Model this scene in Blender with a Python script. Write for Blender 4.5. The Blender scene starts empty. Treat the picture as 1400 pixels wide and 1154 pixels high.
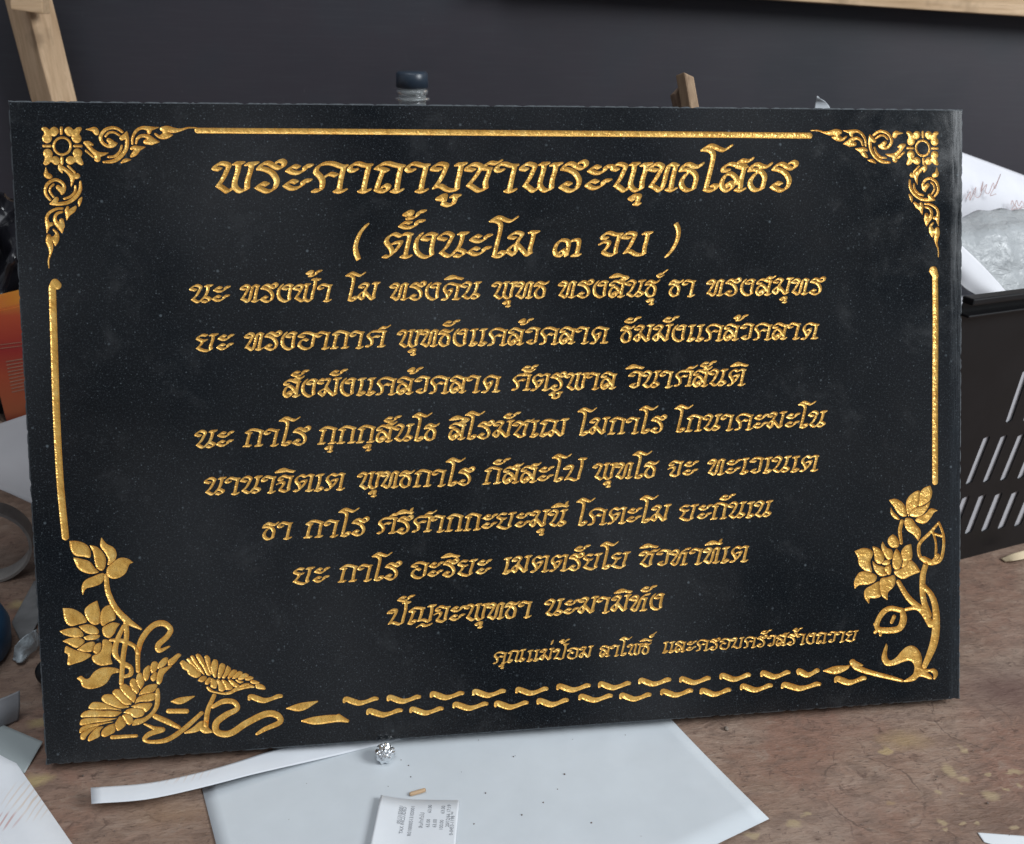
import bpy, bmesh, math, random
import numpy as np
from mathutils import Vector, Matrix, kdtree, noise
random.seed(7)
S = bpy.context.scene
COL = S.collection

# ------------------------------------------------------------------ camera
STAND = 0.0072                                    # front lower edge of the leaning slab above the table
CAM = np.array([-0.07723, -0.45887, 0.43053 + STAND])
RX = np.array([0.99230, -0.12217, 0.02030])
RY = np.array([0.03201, 0.41141, 0.91089])
RZ = np.array([-0.11964, -0.90323, 0.41215])
FPX = 1261.62                                     # focal length for a 1400 px wide frame
cd = bpy.data.cameras.new('camera')
cam = bpy.data.objects.new('camera', cd); COL.objects.link(cam)
cam.matrix_world = Matrix(((RX[0], RY[0], RZ[0], CAM[0]), (RX[1], RY[1], RZ[1], CAM[1]),
                           (RX[2], RY[2], RZ[2], CAM[2]), (0, 0, 0, 1)))
cd.sensor_width = 36.0
cd.lens = 36.0 * FPX / 1400.0
cd.clip_start = 0.01; cd.clip_end = 100.0
cd.dof.use_dof = True
cd.dof.focus_distance = 0.585
cd.dof.aperture_fstop = 12.0
S.camera = cam

# ------------------------------------------------------------------ world + lamps
W = bpy.data.worlds.new('World'); S.world = W; W.use_nodes = True
wn = W.node_tree.nodes; wl = W.node_tree.links
for n in list(wn): wn.remove(n)
wo = wn.new('ShaderNodeOutputWorld'); wb = wn.new('ShaderNodeBackground')
wtc = wn.new('ShaderNodeTexCoord'); wnz = wn.new('ShaderNodeTexNoise'); wcr = wn.new('ShaderNodeValToRGB')
wnz.inputs['Scale'].default_value = 3.4; wnz.inputs['Detail'].default_value = 3.0
wcr.color_ramp.elements[0].position = 0.41; wcr.color_ramp.elements[0].color = (0.035, 0.045, 0.06, 1)
wcr.color_ramp.elements[1].position = 0.61; wcr.color_ramp.elements[1].color = (0.58, 0.61, 0.67, 1)
wmp = wn.new('ShaderNodeMapping'); wmp.inputs['Scale'].default_value = (1.5, 1.5, 0.55)      # dim surroundings of upright noise streaks, added for the slab to reflect
wl.new(wtc.outputs['Generated'], wmp.inputs['Vector']); wl.new(wmp.outputs[0], wnz.inputs['Vector']); wl.new(wnz.outputs['Fac'], wcr.inputs['Fac'])
wl.new(wcr.outputs['Color'], wb.inputs['Color']); wl.new(wb.outputs[0], wo.inputs['Surface'])
wb.inputs['Strength'].default_value = 0.8

def area(name, loc, target, size, power, color):
    l = bpy.data.lights.new(name, 'AREA'); l.shape = 'RECTANGLE'; l.size, l.size_y = size
    l.energy = power; l.color = color
    o = bpy.data.objects.new(name, l); COL.objects.link(o); o.location = loc
    o.rotation_euler = (Vector(target) - Vector(loc)).to_track_quat('-Z', 'Y').to_euler()
    return o
area('open_side_daylight', (1.86, -0.90, 1.42), (0.0, 0.05, 0.1), (1.0, 0.9), 54.0, (0.93, 0.97, 1.0))
area('overhead_fill', (-0.25, -0.35, 2.1), (0.0, 0.1, 0.0), (1.6, 1.0), 13.0, (0.92, 0.96, 1.0))  # added soft fill lamp overhead, not an opening in the roof

S.view_settings.view_transform = 'Standard'; S.view_settings.look = 'None'
S.view_settings.exposure = 0.0; S.view_settings.gamma = 1.0; S.view_settings.use_curve_mapping = False

# ------------------------------------------------------------------ geometry of the picture -> world
def ray(u, v):
    return RX * ((u - 700.0) / FPX) - RY * ((v - 577.0) / FPX) - RZ
def at_z(u, v, z=0.0):
    r = ray(u, v); return CAM + r * ((z - CAM[2]) / r[2])
def at_y(u, v, y):
    r = ray(u, v); return CAM + r * ((y - CAM[1]) / r[1])
def hit(u, v, p, n):
    r = ray(u, v); n = np.array(n, float); return CAM + r * (((np.array(p) - CAM) @ n) / (r @ n))
LEAN = math.radians(21.0)
PN = np.array([0, -math.cos(LEAN), math.sin(LEAN)])       # plaque face normal
PU = np.array([0, math.sin(LEAN), math.cos(LEAN)])        # up along the plaque
LIFT = STAND
def pl(u, v):
    """a point of the photograph on the plaque's face, in mm from its top left corner"""
    p = hit(u, v, (0, 0, LIFT), PN) - np.array([0, 0, LIFT])
    return np.array([p[0] * 1000 + 300.0, 400.0 - (p @ PU) * 1000])

# ------------------------------------------------------------------ helpers
def link(o, parent=None):
    COL.objects.link(o)
    if parent: o.parent = parent
    return o
def mk(name, verts, faces, mat, parent=None, smooth=False):
    me = bpy.data.meshes.new(name)
    me.from_pydata([tuple(map(float, v)) for v in verts], [], [tuple(f) for f in faces]); me.update()
    if mat: me.materials.append(mat)
    if smooth: me.polygons.foreach_set('use_smooth', [True] * len(me.polygons))
    return link(bpy.data.objects.new(name, me), parent)
def tag(o, label, cat, group=None):
    o['label'] = label; o['category'] = cat
    if group: o['group'] = group
    return o
def structure(o):
    o['kind'] = 'structure'; return o
def empty(name, loc=(0, 0, 0), rot=(0, 0, 0)):
    o = bpy.data.objects.new(name, None); COL.objects.link(o); o.location = loc; o.rotation_euler = rot
    o.empty_display_size = 0.02
    return o
def from_bm(name, bm, mat, parent=None, smooth=False):
    me = bpy.data.meshes.new(name); bm.to_mesh(me); bm.free()
    if mat: me.materials.append(mat)
    if smooth: me.polygons.foreach_set('use_smooth', [True] * len(me.polygons))
    return link(bpy.data.objects.new(name, me), parent)
def catmull(P, n):
    P = np.asarray(P, float)
    if len(P) == 2:
        t = np.linspace(0, 1, n + 1)[:, None]; return P[0] * (1 - t) + P[1] * t
    Q = np.vstack([2 * P[0] - P[1], P, 2 * P[-1] - P[-2]]); out = []
    for i in range(1, len(Q) - 2):
        p0, p1, p2, p3 = Q[i - 1:i + 3]
        for k in range(n):
            t = k / n
            out.append(0.5 * (2 * p1 + (p2 - p0) * t + (2 * p0 - 5 * p1 + 4 * p2 - p3) * t * t + (3 * p1 - p0 - 3 * p2 + p3) * t ** 3))
    out.append(P[-1]); return np.array(out)
def patch(name, rows, thick, mat, parent=None, n=8, wob=0.0, scale=40.0):
    """a curved sheet through rows of control points, with real thickness"""
    rows = [catmull(r, n) for r in rows]
    m = np.array(rows)                                         # r, c, 3
    cols = [catmull(m[:, j], n) for j in range(m.shape[1])]
    g = np.array(cols).transpose(1, 0, 2)                       # R, C, 3
    R, C = g.shape[:2]
    du = np.gradient(g, axis=1); dv = np.gradient(g, axis=0)
    nn = np.cross(du, dv); nn /= (np.linalg.norm(nn, axis=2, keepdims=True) + 1e-12)
    if wob:
        for i in range(R):
            for j in range(C):
                g[i, j] += nn[i, j] * wob * noise.noise(Vector(g[i, j] * scale))
    V = np.concatenate([(g + nn * thick / 2).reshape(-1, 3), (g - nn * thick / 2).reshape(-1, 3)])
    F = []; N = R * C
    for i in range(R - 1):
        for j in range(C - 1):
            a, b, c, d = i * C + j, i * C + j + 1, (i + 1) * C + j + 1, (i + 1) * C + j
            F.append((a, b, c, d)); F.append((N + d, N + c, N + b, N + a))
    edge = [(0, j) for j in range(C)] + [(i, C - 1) for i in range(1, R)] + [(R - 1, j) for j in range(C - 2, -1, -1)] + [(i, 0) for i in range(R - 2, 0, -1)]
    for k in range(len(edge)):
        a = edge[k][0] * C + edge[k][1]; b2 = edge[(k + 1) % len(edge)]; b = b2[0] * C + b2[1]
        F.append((b, a, N + a, N + b))
    o = mk(name, V, F, mat, parent, True)
    return o
def slab(name, outline, z0, z1, mat, parent=None):
    """a flat piece: outline (x, y) between two heights"""
    n = len(outline)
    V = [(p[0], p[1], z1) for p in outline] + [(p[0], p[1], z0) for p in outline]
    F = [tuple(range(n)), tuple(range(2 * n - 1, n - 1, -1))] + [((i + 1) % n, i, n + i, n + (i + 1) % n) for i in range(n)]
    o = mk(name, V, F, mat, parent)
    bm = bmesh.new(); bm.from_mesh(o.data); bmesh.ops.recalc_face_normals(bm, faces=bm.faces); bm.to_mesh(o.data); bm.free()
    return o
def lathe(name, prof, mat, parent=None, n=32, smooth=True):
    V = []; F = []
    for r, z in prof:
        for k in range(n):
            a = 2 * math.pi * k / n; V.append((r * math.cos(a), r * math.sin(a), z))
    for i in range(len(prof) - 1):
        for k in range(n):
            F.append((i * n + k, i * n + (k + 1) % n, (i + 1) * n + (k + 1) % n, (i + 1) * n + k))
    return mk(name, V, F, mat, parent, smooth)
def beam(name, a, b, wdir, w, d, mat, parent=None, cut=0.0, jag=0.0, seg=1):
    """a sawn timber from a to b: w across wdir, d across the third direction"""
    a = np.array(a, float); b = np.array(b, float); t = (b - a) / np.linalg.norm(b - a)
    wdir = np.array(wdir, float); wdir -= t * (wdir @ t); wdir /= np.linalg.norm(wdir); k = np.cross(t, wdir)
    bm = bmesh.new(); rings = []
    for s in range(seg + 1):
        p = a + (b - a) * s / seg; ring = []
        for sx, sy in ((-1, -1), (1, -1), (1, 1), (-1, 1)):
            q = p + wdir * sx * w / 2 + k * sy * d / 2
            if s == seg: q = q + t * (cut * sx + jag * random.uniform(-1, 1))
            elif 0 < s: q = q + (wdir * random.uniform(-1, 1) + k * random.uniform(-1, 1)) * 0.0004
            ring.append(bm.verts.new(q))
        rings.append(ring)
    for s in range(seg):
        for i in range(4):
            bm.faces.new((rings[s][i], rings[s][(i + 1) % 4], rings[s + 1][(i + 1) % 4], rings[s + 1][i]))
    bm.faces.new(rings[0][::-1]); bm.faces.new(rings[-1])
    bmesh.ops.recalc_face_normals(bm, faces=bm.faces)
    ed = [e for e in bm.edges if e.is_manifold and e.calc_face_angle(0) > 0.6]
    bmesh.ops.bevel(bm, geom=ed, offset=0.0012, segments=2, affect='EDGES', profile=0.6)
    return from_bm(name, bm, mat, parent)

# ------------------------------------------------------------------ materials
class NT:
    def __init__(s, name):
        s.m = bpy.data.materials.new(name); s.m.use_nodes = True
        s.n = s.m.node_tree.nodes; s.l = s.m.node_tree.links
        s.b = s.n['Principled BSDF']; s.tc = s.n.new('ShaderNodeTexCoord')
    def val(s, v):
        return v
    def put(s, sock, v):
        if hasattr(v, 'is_output'): s.l.new(v, sock)
        elif isinstance(v, (tuple, list)) and len(v) == 3 and sock.type == 'RGBA': sock.default_value = (*v, 1)
        else: sock.default_value = v
    def set(s, **k):
        for key, v in k.items(): s.put(s.b.inputs[key.replace('_', ' ')], v)
        return s
    def map(s, scale=(1, 1, 1), rot=(0, 0, 0), loc=(0, 0, 0), src='Object'):
        m = s.n.new('ShaderNodeMapping'); s.l.new(s.tc.outputs[src], m.inputs['Vector'])
        m.inputs['Scale'].default_value = scale; m.inputs['Rotation'].default_value = rot; m.inputs['Location'].default_value = loc
        return m.outputs[0]
    def noise(s, vec, scale, detail=4.0, rough=0.55, dist=0.0):
        t = s.n.new('ShaderNodeTexNoise'); s.l.new(vec, t.inputs['Vector'])
        t.inputs['Scale'].default_value = scale; t.inputs['Detail'].default_value = detail
        t.inputs['Roughness'].default_value = rough; t.inputs['Distortion'].default_value = dist
        return t.outputs['Fac']
    def voro(s, vec, scale, feature='F1', out='Distance', rnd=1.0):
        t = s.n.new('ShaderNodeTexVoronoi'); t.feature = feature; s.l.new(vec, t.inputs['Vector'])
        t.inputs['Scale'].default_value = scale; t.inputs['Randomness'].default_value = rnd
        return t.outputs[out]
    def ramp(s, fac, stops):
        r = s.n.new('ShaderNodeValToRGB'); s.put(r.inputs['Fac'], fac); e = r.color_ramp.elements
        while len(e) < len(stops): e.new(0.5)
        for k, (p, c) in enumerate(stops):
            e[k].position = p; e[k].color = (c, c, c, 1) if not isinstance(c, (tuple, list)) else (*c, 1)
        return r.outputs['Color']
    def mix(s, fac, a, b, mode='MIX'):
        m = s.n.new('ShaderNodeMix'); m.data_type = 'RGBA'; m.blend_type = mode
        s.put(m.inputs['Factor'], fac); s.put(m.inputs['A'] if False else m.inputs[6], a); s.put(m.inputs[7], b)
        return m.outputs[2]
    def math(s, op, a, b=0.0, clamp=False):
        m = s.n.new('ShaderNodeMath'); m.operation = op; m.use_clamp = clamp
        s.put(m.inputs[0], a); s.put(m.inputs[1], b); return m.outputs[0]
    def bump(s, h, strength=0.3, dist=0.001):
        b = s.n.new('ShaderNodeBump'); s.put(b.inputs['Height'], h)
        b.inputs['Strength'].default_value = strength; b.inputs['Distance'].default_value = dist
        s.l.new(b.outputs[0], s.b.inputs['Normal']); return s
    def xyz(s, src='Object'):
        x = s.n.new('ShaderNodeSeparateXYZ'); s.l.new(s.tc.outputs[src], x.inputs[0]); return x.outputs
    def spot(s, vec, c, radii, soft=0.3):
        """1 inside an ellipse round c (object coordinates), 0 outside"""
        m = s.n.new('ShaderNodeMapping'); m.vector_type = 'POINT'; s.l.new(vec, m.inputs['Vector'])
        m.inputs['Location'].default_value = (-c[0] / radii[0], -c[1] / radii[1], 0); m.inputs['Scale'].default_value = (1 / radii[0], 1 / radii[1], 0)
        l = s.n.new('ShaderNodeVectorMath'); l.operation = 'LENGTH'; s.l.new(m.outputs[0], l.inputs[0])
        r = s.n.new('ShaderNodeMapRange'); s.l.new(l.outputs['Value'], r.inputs['Value'])
        r.inputs['From Min'].default_value = 1.0; r.inputs['From Max'].default_value = 1.0 - soft
        return r.outputs[0]

def granite():
    t = NT('polished black granite'); v = t.map()
    big = t.noise(v, 9.0, 5.0, 0.6)
    base = t.ramp(big, [(0.3, (0.0050, 0.0068, 0.0090)), (0.7, (0.0108, 0.0112, 0.0122))])
    fine = t.noise(v, 900.0, 3.0, 0.7)
    base = t.mix(t.ramp(fine, [(0.52, 0.0), (0.72, 0.65)]), base, (0.042, 0.05, 0.056))
    for sc, thr, amt in ((520.0, 0.82, 0.55), (900.0, 0.68, 0.50), (260.0, 0.975, 0.65)):
        d = t.voro(v, sc); c = t.voro(v, sc, out='Color')
        sep = t.n.new('ShaderNodeSeparateColor'); t.l.new(c, sep.inputs[0])
        pick = t.math('MULTIPLY', t.math('GREATER_THAN', sep.outputs[0], thr), sep.outputs[1])
        dot = t.math('MULTIPLY', t.ramp(d, [(0.08, 1.0), (0.30, 0.0)]), pick)
        base = t.mix(t.math('MULTIPLY', dot, amt), base, (0.15, 0.18, 0.2))
    # scuffed, unpolished border left by sawing
    x = t.xyz()
    ex = x[0]; edge = t.n.new('ShaderNodeMapRange'); t.l.new(ex, edge.inputs['Value'])
    edge.inputs['From Min'].default_value = 0.2905; edge.inputs['From Max'].default_value = 0.2935
    streak = t.noise(t.map((1, 0.05, 1)), 700.0, 3.0, 0.7)
    es = t.math('MULTIPLY', edge.outputs[0], t.ramp(streak, [(0.38, 0.1), (0.7, 0.8)]))
    base = t.mix(t.math('MULTIPLY', es, 0.38), base, (0.05, 0.064, 0.078))
    dust = t.noise(v, 26.0, 7.0, 0.72, 0.4)
    base = t.mix(t.ramp(dust, [(0.56, 0.0), (0.8, 0.22)]), base, (0.10, 0.105, 0.11))
    t.set(Base_Color=base, Roughness=t.math('ADD', t.ramp(dust, [(0.35, 0.07), (0.75, 0.22)]), t.math('MULTIPLY', es, 0.2)))
    t.b.inputs['Specular IOR Level'].default_value = 0.5
    return t.m
def gold():
    t = NT('gold paint in the engraving'); v = t.map()
    a = t.noise(v, 120.0, 4.0, 0.6); b = t.noise(v, 620.0, 2.0, 0.6)
    col = t.ramp(a, [(0.3, (0.69, 0.365, 0.072)), (0.55, (0.90, 0.53, 0.13)), (0.75, (0.98, 0.67, 0.22))])
    t.set(Base_Color=col, Metallic=0.45, Roughness=t.ramp(b, [(0.3, 0.20), (0.7, 0.40)]))
    t.bump(t.math('ADD', b, t.math('MULTIPLY', t.noise(v, 280.0, 2.0, 0.5), 1.4)), 0.6, 0.0009)
    return t.m
def plain(name, col, rough=0.5, var=0.12, scale=60.0, metal=0.0, bump=0.0, **kw):
    t = NT(name); v = t.map()
    n = t.noise(v, scale, 5.0, 0.6)
    lo = tuple(c * (1 - var) for c in col); hi = tuple(min(1, c * (1 + var)) for c in col)
    t.set(Base_Color=t.ramp(n, [(0.3, lo), (0.7, hi)]), Roughness=rough, Metallic=metal, **kw)
    if bump: t.bump(n, bump, 0.001)
    return t.m
def paper(name, col, marks=()):
    """marks: (centre, radii, colour, strength) spots of pencil scribble"""
    t = NT(name); v = t.map()
    n = t.noise(v, 25.0, 4.0, 0.6)
    base = t.ramp(n, [(0.3, tuple(c * 0.95 for c in col)), (0.7, tuple(min(1, c * 1.03) for c in col))])
    d = t.voro(v, 55.0); c = t.voro(v, 55.0, out='Color'); sep = t.n.new('ShaderNodeSeparateColor'); t.l.new(c, sep.inputs[0])
    speck = t.math('MULTIPLY', t.ramp(d, [(0.03, 1.0), (0.075, 0.0)]), t.math('GREATER_THAN', sep.outputs[0], 0.86))
    base = t.mix(t.math('MULTIPLY', speck, 0.65), base, (0.14, 0.12, 0.11))
    for (cx, cy), rr, mc, st in marks:
        wv = t.n.new('ShaderNodeTexWave'); t.l.new(t.map((1, 0.35, 1), (0, 0, 0.55)), wv.inputs['Vector'])
        wv.inputs['Scale'].default_value = 85.0; wv.inputs['Distortion'].default_value = 4.0; wv.inputs['Detail'].default_value = 2.0
        m = t.math('MULTIPLY', t.ramp(wv.outputs['Fac'], [(0.72, 0.0), (0.9, 1.0)]), t.spot(v, (cx, cy), rr, 0.5))
        base = t.mix(t.math('MULTIPLY', m, st), base, mc)
    t.set(Base_Color=base, Roughness=0.75); t.b.inputs['Specular IOR Level'].default_value = 0.25
    t.bump(t.noise(v, 14.0, 3.0, 0.5), 0.25, 0.004)
    return t.m
def timber(name, lo, hi, axis=0, scale=1.0):
    t = NT(name); st = [18.0, 18.0, 18.0]; st[axis] = 1.1
    g = t.noise(t.map(tuple(s * scale for s in st)), 9.0, 6.0, 0.65, 0.6)
    f = t.noise(t.map(tuple(s * scale * 4 for s in st)), 9.0, 3.0, 0.7)
    base = t.ramp(g, [(0.28, lo), (0.5, tuple((a + b) / 2 for a, b in zip(lo, hi))), (0.72, hi)])
    base = t.mix(t.ramp(f, [(0.55, 0.0), (0.8, 0.5)]), base, tuple(c * 0.62 for c in lo))
    k = t.noise(t.map(), 22.0, 3.0, 0.6)
    base = t.mix(t.ramp(k, [(0.62, 0.0), (0.75, 0.55)]), base, tuple(c * 0.5 for c in lo))
    t.set(Base_Color=base, Roughness=0.8); t.bump(t.math('ADD', g, f), 0.35, 0.0015)
    return t.m
def table_wood():
    t = NT('worn brown plywood'); v = t.map()
    g = t.noise(t.map((3.0, 10.0, 1.0), (0, 0, 0.06)), 7.0, 8.0, 0.70, 1.2)
    base = t.ramp(g, [(0.25, (0.185, 0.115, 0.082)), (0.5, (0.285, 0.192, 0.142)), (0.75, (0.375, 0.275, 0.215))])
    red = t.noise(v, 8.5, 5.0, 0.6, 0.5)
    base = t.mix(t.ramp(red, [(0.46, 0.0), (0.62, 0.65)]), base, (0.235, 0.118, 0.082))
    gry = t.noise(t.map(loc=(3.1, 1.7, 0)), 10.0, 6.0, 0.6)
    base = t.mix(t.ramp(gry, [(0.5, 0.0), (0.7, 0.45)]), base, (0.30, 0.245, 0.20))
    dk = t.noise(t.map((6, 22, 1), (0, 0, 0.15)), 8.0, 6.0, 0.72, 1.2)
    base = t.mix(t.ramp(dk, [(0.57, 0.0), (0.70, 0.6)]), base, (0.085, 0.055, 0.042))
    mot = t.noise(t.map((1.4, 2.2, 1), loc=(7, 2, 0)), 42.0, 7.0, 0.7, 0.6)
    base = t.mix(t.ramp(mot, [(0.40, 0.55), (0.52, 0.0)]), base, (0.16, 0.105, 0.08))
    base = t.mix(t.ramp(mot, [(0.56, 0.0), (0.72, 0.5)]), base, (0.33, 0.265, 0.215))
    blot = t.noise(t.map((1.3, 1.0, 1), (0, 0, 0.5), (4, 9, 0)), 75.0, 5.0, 0.62, 1.6)
    base = t.mix(t.ramp(blot, [(0.60, 0.0), (0.68, 0.6)]), base, (0.095, 0.055, 0.042))
    base = t.mix(t.ramp(blot, [(0.27, 0.45), (0.36, 0.0)]), base, (0.40, 0.31, 0.24))
    pit = t.noise(t.map((1.0, 2.6, 1), (0, 0, 0.2)), 150.0, 4.0, 0.65)
    base = t.mix(t.ramp(pit, [(0.58, 0.0), (0.70, 0.7)]), base, (0.06, 0.036, 0.027))
    wv = t.n.new('ShaderNodeVectorMath'); wv.operation = 'ADD'
    nz = t.n.new('ShaderNodeTexNoise'); t.l.new(v, nz.inputs['Vector']); nz.inputs['Scale'].default_value = 120.0; nz.inputs['Detail'].default_value = 5
    sc = t.n.new('ShaderNodeVectorMath'); sc.operation = 'MULTIPLY_ADD'; t.l.new(nz.outputs['Color'], sc.inputs[0])
    sc.inputs[1].default_value = (0.011, 0.011, 0); sc.inputs[2].default_value = (-0.0055, -0.0055, 0)
    t.l.new(v, wv.inputs[0]); t.l.new(sc.outputs[0], wv.inputs[1]); w = wv.outputs[0]
    def px(u, vv, rx, ry, colr, st, soft=0.4):
        nonlocal base
        k_ = 0.78 if soft < 0.6 else 1.0
        p = at_z(u, vv); base = t.mix(t.math('MULTIPLY', t.spot(w, p[:2], (rx * k_, ry * k_), soft), st), base, colr)
    px(1385, 945, 0.05, 0.035, (0.12, 0.062, 0.05), 0.75, 0.8)
    px(1370, 1120, 0.05, 0.03, (0.14, 0.085, 0.06), 0.6, 0.9)
    px(1235, 1012, 0.022, 0.012, (0.34, 0.23, 0.12), 0.75, 0.8)
    px(1212, 1028, 0.008, 0.005, (0.40, 0.29, 0.15), 0.8)
    ochre = (0.42, 0.32, 0.19)
    for u, vv, a, b in ((1298, 1054, .006, .009), (1317, 1067, .007, .005), (1355, 1088, .010, .006), (1284, 1085, .004, .003), (1317, 1086, .003, .002),
                        (1373, 1079, .004, .003), (1392, 1074, .003, .003), (1288, 1126, .004, .003), (1290, 1134, .003, .002), (1317, 1125, .003, .0025),
                        (1336, 1127, .002, .002), (1387, 1131, .004, .003), (1085, 1125, .007, .005), (1102, 1113, .005, .003), (1218, 1098, .005, .003),
                        (1315, 1025, .004, .004), (1352, 1060, .003, .003), (1030, 1142, .006, .004), (1385, 1056, .012, .003)):
        px(u, vv, a, b, ochre if u < 1120 or u > 1280 else (0.36, 0.24, 0.14), 0.72, 0.55)
    for u, vv, a, b in ((50, 1066, .011, .007), (55, 988, .011, .006), (28, 826, .012, .009), (42, 818, .006, .008)):
        px(u, vv, a, b, (0.44, 0.34, 0.16), 0.7, 0.7)
    px(230, 1112, 0.03, 0.012, (0.36, 0.22, 0.12), 0.35, 0.9)
    # the old cup ring and scratches
    for (u, vv, rad, wd, st) in ((1195, 1085, 0.030, 0.0010, 0.6), (1330, 985, 0.026, 0.0008, 0.5)):
        p = at_z(u, vv)
        m = t.n.new('ShaderNodeMapping'); t.l.new(w, m.inputs['Vector']); m.inputs['Location'].default_value = (-p[0], -p[1], 0); m.inputs['Scale'].default_value = (1, 1, 0)
        l = t.n.new('ShaderNodeVectorMath'); l.operation = 'LENGTH'; t.l.new(m.outputs[0], l.inputs[0])
        dd = t.math('ABSOLUTE', t.math('SUBTRACT', l.outputs['Value'], rad))
        r = t.n.new('ShaderNodeMapRange'); t.l.new(dd, r.inputs['Value']); r.inputs['From Min'].default_value = wd; r.inputs['From Max'].default_value = wd * 0.3
        brk = t.ramp(t.noise(v, 30.0, 3.0), [(0.42, 0.0), (0.55, 1.0)])
        base = t.mix(t.math('MULTIPLY', t.math('MULTIPLY', r.outputs[0], brk), st), base, (0.07, 0.045, 0.035))
    t.set(Base_Color=base, Roughness=t.ramp(gry, [(0.3, 0.45), (0.7, 0.7)]))
    t.bump(t.math('ADD', t.math('ADD', g, dk), t.math('MULTIPLY', pit, 0.8)), 0.5, 0.002)
    return t.m
def board():
    t = NT('dark coated board'); v = t.map()
    n = t.noise(v, 3.2, 4.0, 0.6)
    base = t.ramp(n, [(0.3, (0.026, 0.028, 0.036)), (0.55, (0.035, 0.031, 0.040)), (0.75, (0.025, 0.032, 0.042))])
    h = t.noise(t.map((3, 1, 60)), 6.0, 4.0, 0.6)
    base = t.mix(t.ramp(h, [(0.5, 0.0), (0.8, 0.3)]), base, (0.06, 0.064, 0.072))
    sc = t.noise(t.map((20, 1, 5)), 14.0, 5.0, 0.75, 0.6)
    base = t.mix(t.ramp(sc, [(0.66, 0.0), (0.78, 0.45)]), base, (0.15, 0.15, 0.16))
    t.set(Base_Color=base, Roughness=t.ramp(n, [(0.3, 0.42), (0.7, 0.58)]))
    return t.m

M_GRANITE = granite(); M_GOLD = gold(); M_TABLE = table_wood(); M_BOARD = board()
M_PINE = timber('pale sawn pine', (0.43, 0.275, 0.155), (0.70, 0.50, 0.32), 2)
M_RAIL = timber('sawn pine rail', (0.46, 0.30, 0.165), (0.72, 0.52, 0.335), 0)
M_OFFCUT = timber('brown offcut wood', (0.26, 0.165, 0.10), (0.46, 0.32, 0.20), 2)
M_PAPER = paper('white paper', (0.76, 0.785, 0.81))
M_BLACK = plain('black plastic', (0.006, 0.006, 0.007), 0.45, 0.3, 30, Specular_IOR_Level=0.3)
M_FILM = plain('black plastic film', (0.010, 0.010, 0.013), 0.2, 0.3, 30)
M_FOIL = plain('crumpled foil', (0.80, 0.82, 0.84), 0.22, 0.08, 90, 1.0)
M_CAP = plain('dark blue plastic', (0.028, 0.042, 0.062), 0.35, 0.15, 30)
M_GREY = plain('grey plastic', (0.16, 0.155, 0.15), 0.5, 0.15, 30)
M_INK = plain('grey thermal ink', (0.16, 0.17, 0.19), 0.7, 0.2, 300)

# ------------------------------------------------------------------ setting: table and wall
tb = mk('table_top', [(-1.3, -0.42, 0), (1.5, -0.42, 0), (1.5, 0.72, 0), (-1.3, 0.72, 0),
                      (-1.3, -0.42, -0.03), (1.5, -0.42, -0.03), (1.5, 0.72, -0.03), (-1.3, 0.72, -0.03)],
        [(0, 1, 2, 3), (7, 6, 5, 4), (0, 4, 5, 1), (1, 5, 6, 2), (2, 6, 7, 3), (3, 7, 4, 0)], M_TABLE)
structure(tb)
WY = 0.66
wall = mk('board_wall', [(-1.3, WY, -0.1), (1.6, WY, -0.1), (1.6, WY, 0.9), (-1.3, WY, 0.9),
                         (-1.3, WY + .02, -0.1), (1.6, WY + .02, -0.1), (1.6, WY + .02, 0.9), (-1.3, WY + .02, 0.9)],
          [(0, 1, 2, 3), (7, 6, 5, 4), (0, 4, 5, 1), (1, 5, 6, 2), (2, 6, 7, 3), (3, 7, 4, 0)], M_BOARD)
tag(wall, 'dark grey coated board wall behind the black plaque', 'wall')

# the pine rail along the top of the wall, sagging to the right
a = at_y(830, -13, WY - 0.02); b = at_y(1400, 24, WY - 0.02); dirv = (b - a) / np.linalg.norm(b - a)
up = np.array([-dirv[2], 0, dirv[0]])
p0 = a - dirv * 0.12 + up * 0.026; p1 = b + dirv * 0.35 + up * 0.026
tag(beam('wooden_rail', p0, p1, up, 0.05, 0.036, M_RAIL, seg=10), 'long pale pine rail fixed across the top right of the dark wall', 'timber')
# upright pine batten at the left
q0 = at_y(75, 140, WY - 0.03); q1 = at_y(39, 0, WY - 0.03); dq = (q1 - q0) / np.linalg.norm(q1 - q0)
post = beam('wooden_post', q0 - dq * 0.36, q1 + dq * 0.02, (0.80, -0.6, 0), 0.034, 0.030, M_PINE, seg=12)
tag(post, 'upright pale pine batten leaning against the dark wall at upper left', 'timber')
brk = at_y(45, 6, WY - 0.06)
o = beam('wooden_block', at_y(42, 16, WY - 0.065), at_y(38, -60, WY - 0.065), (1, 0, 0), 0.030, 0.022, M_RAIL)
tag(o, 'short pine block with a cut end on top of the upright batten', 'timber')

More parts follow.
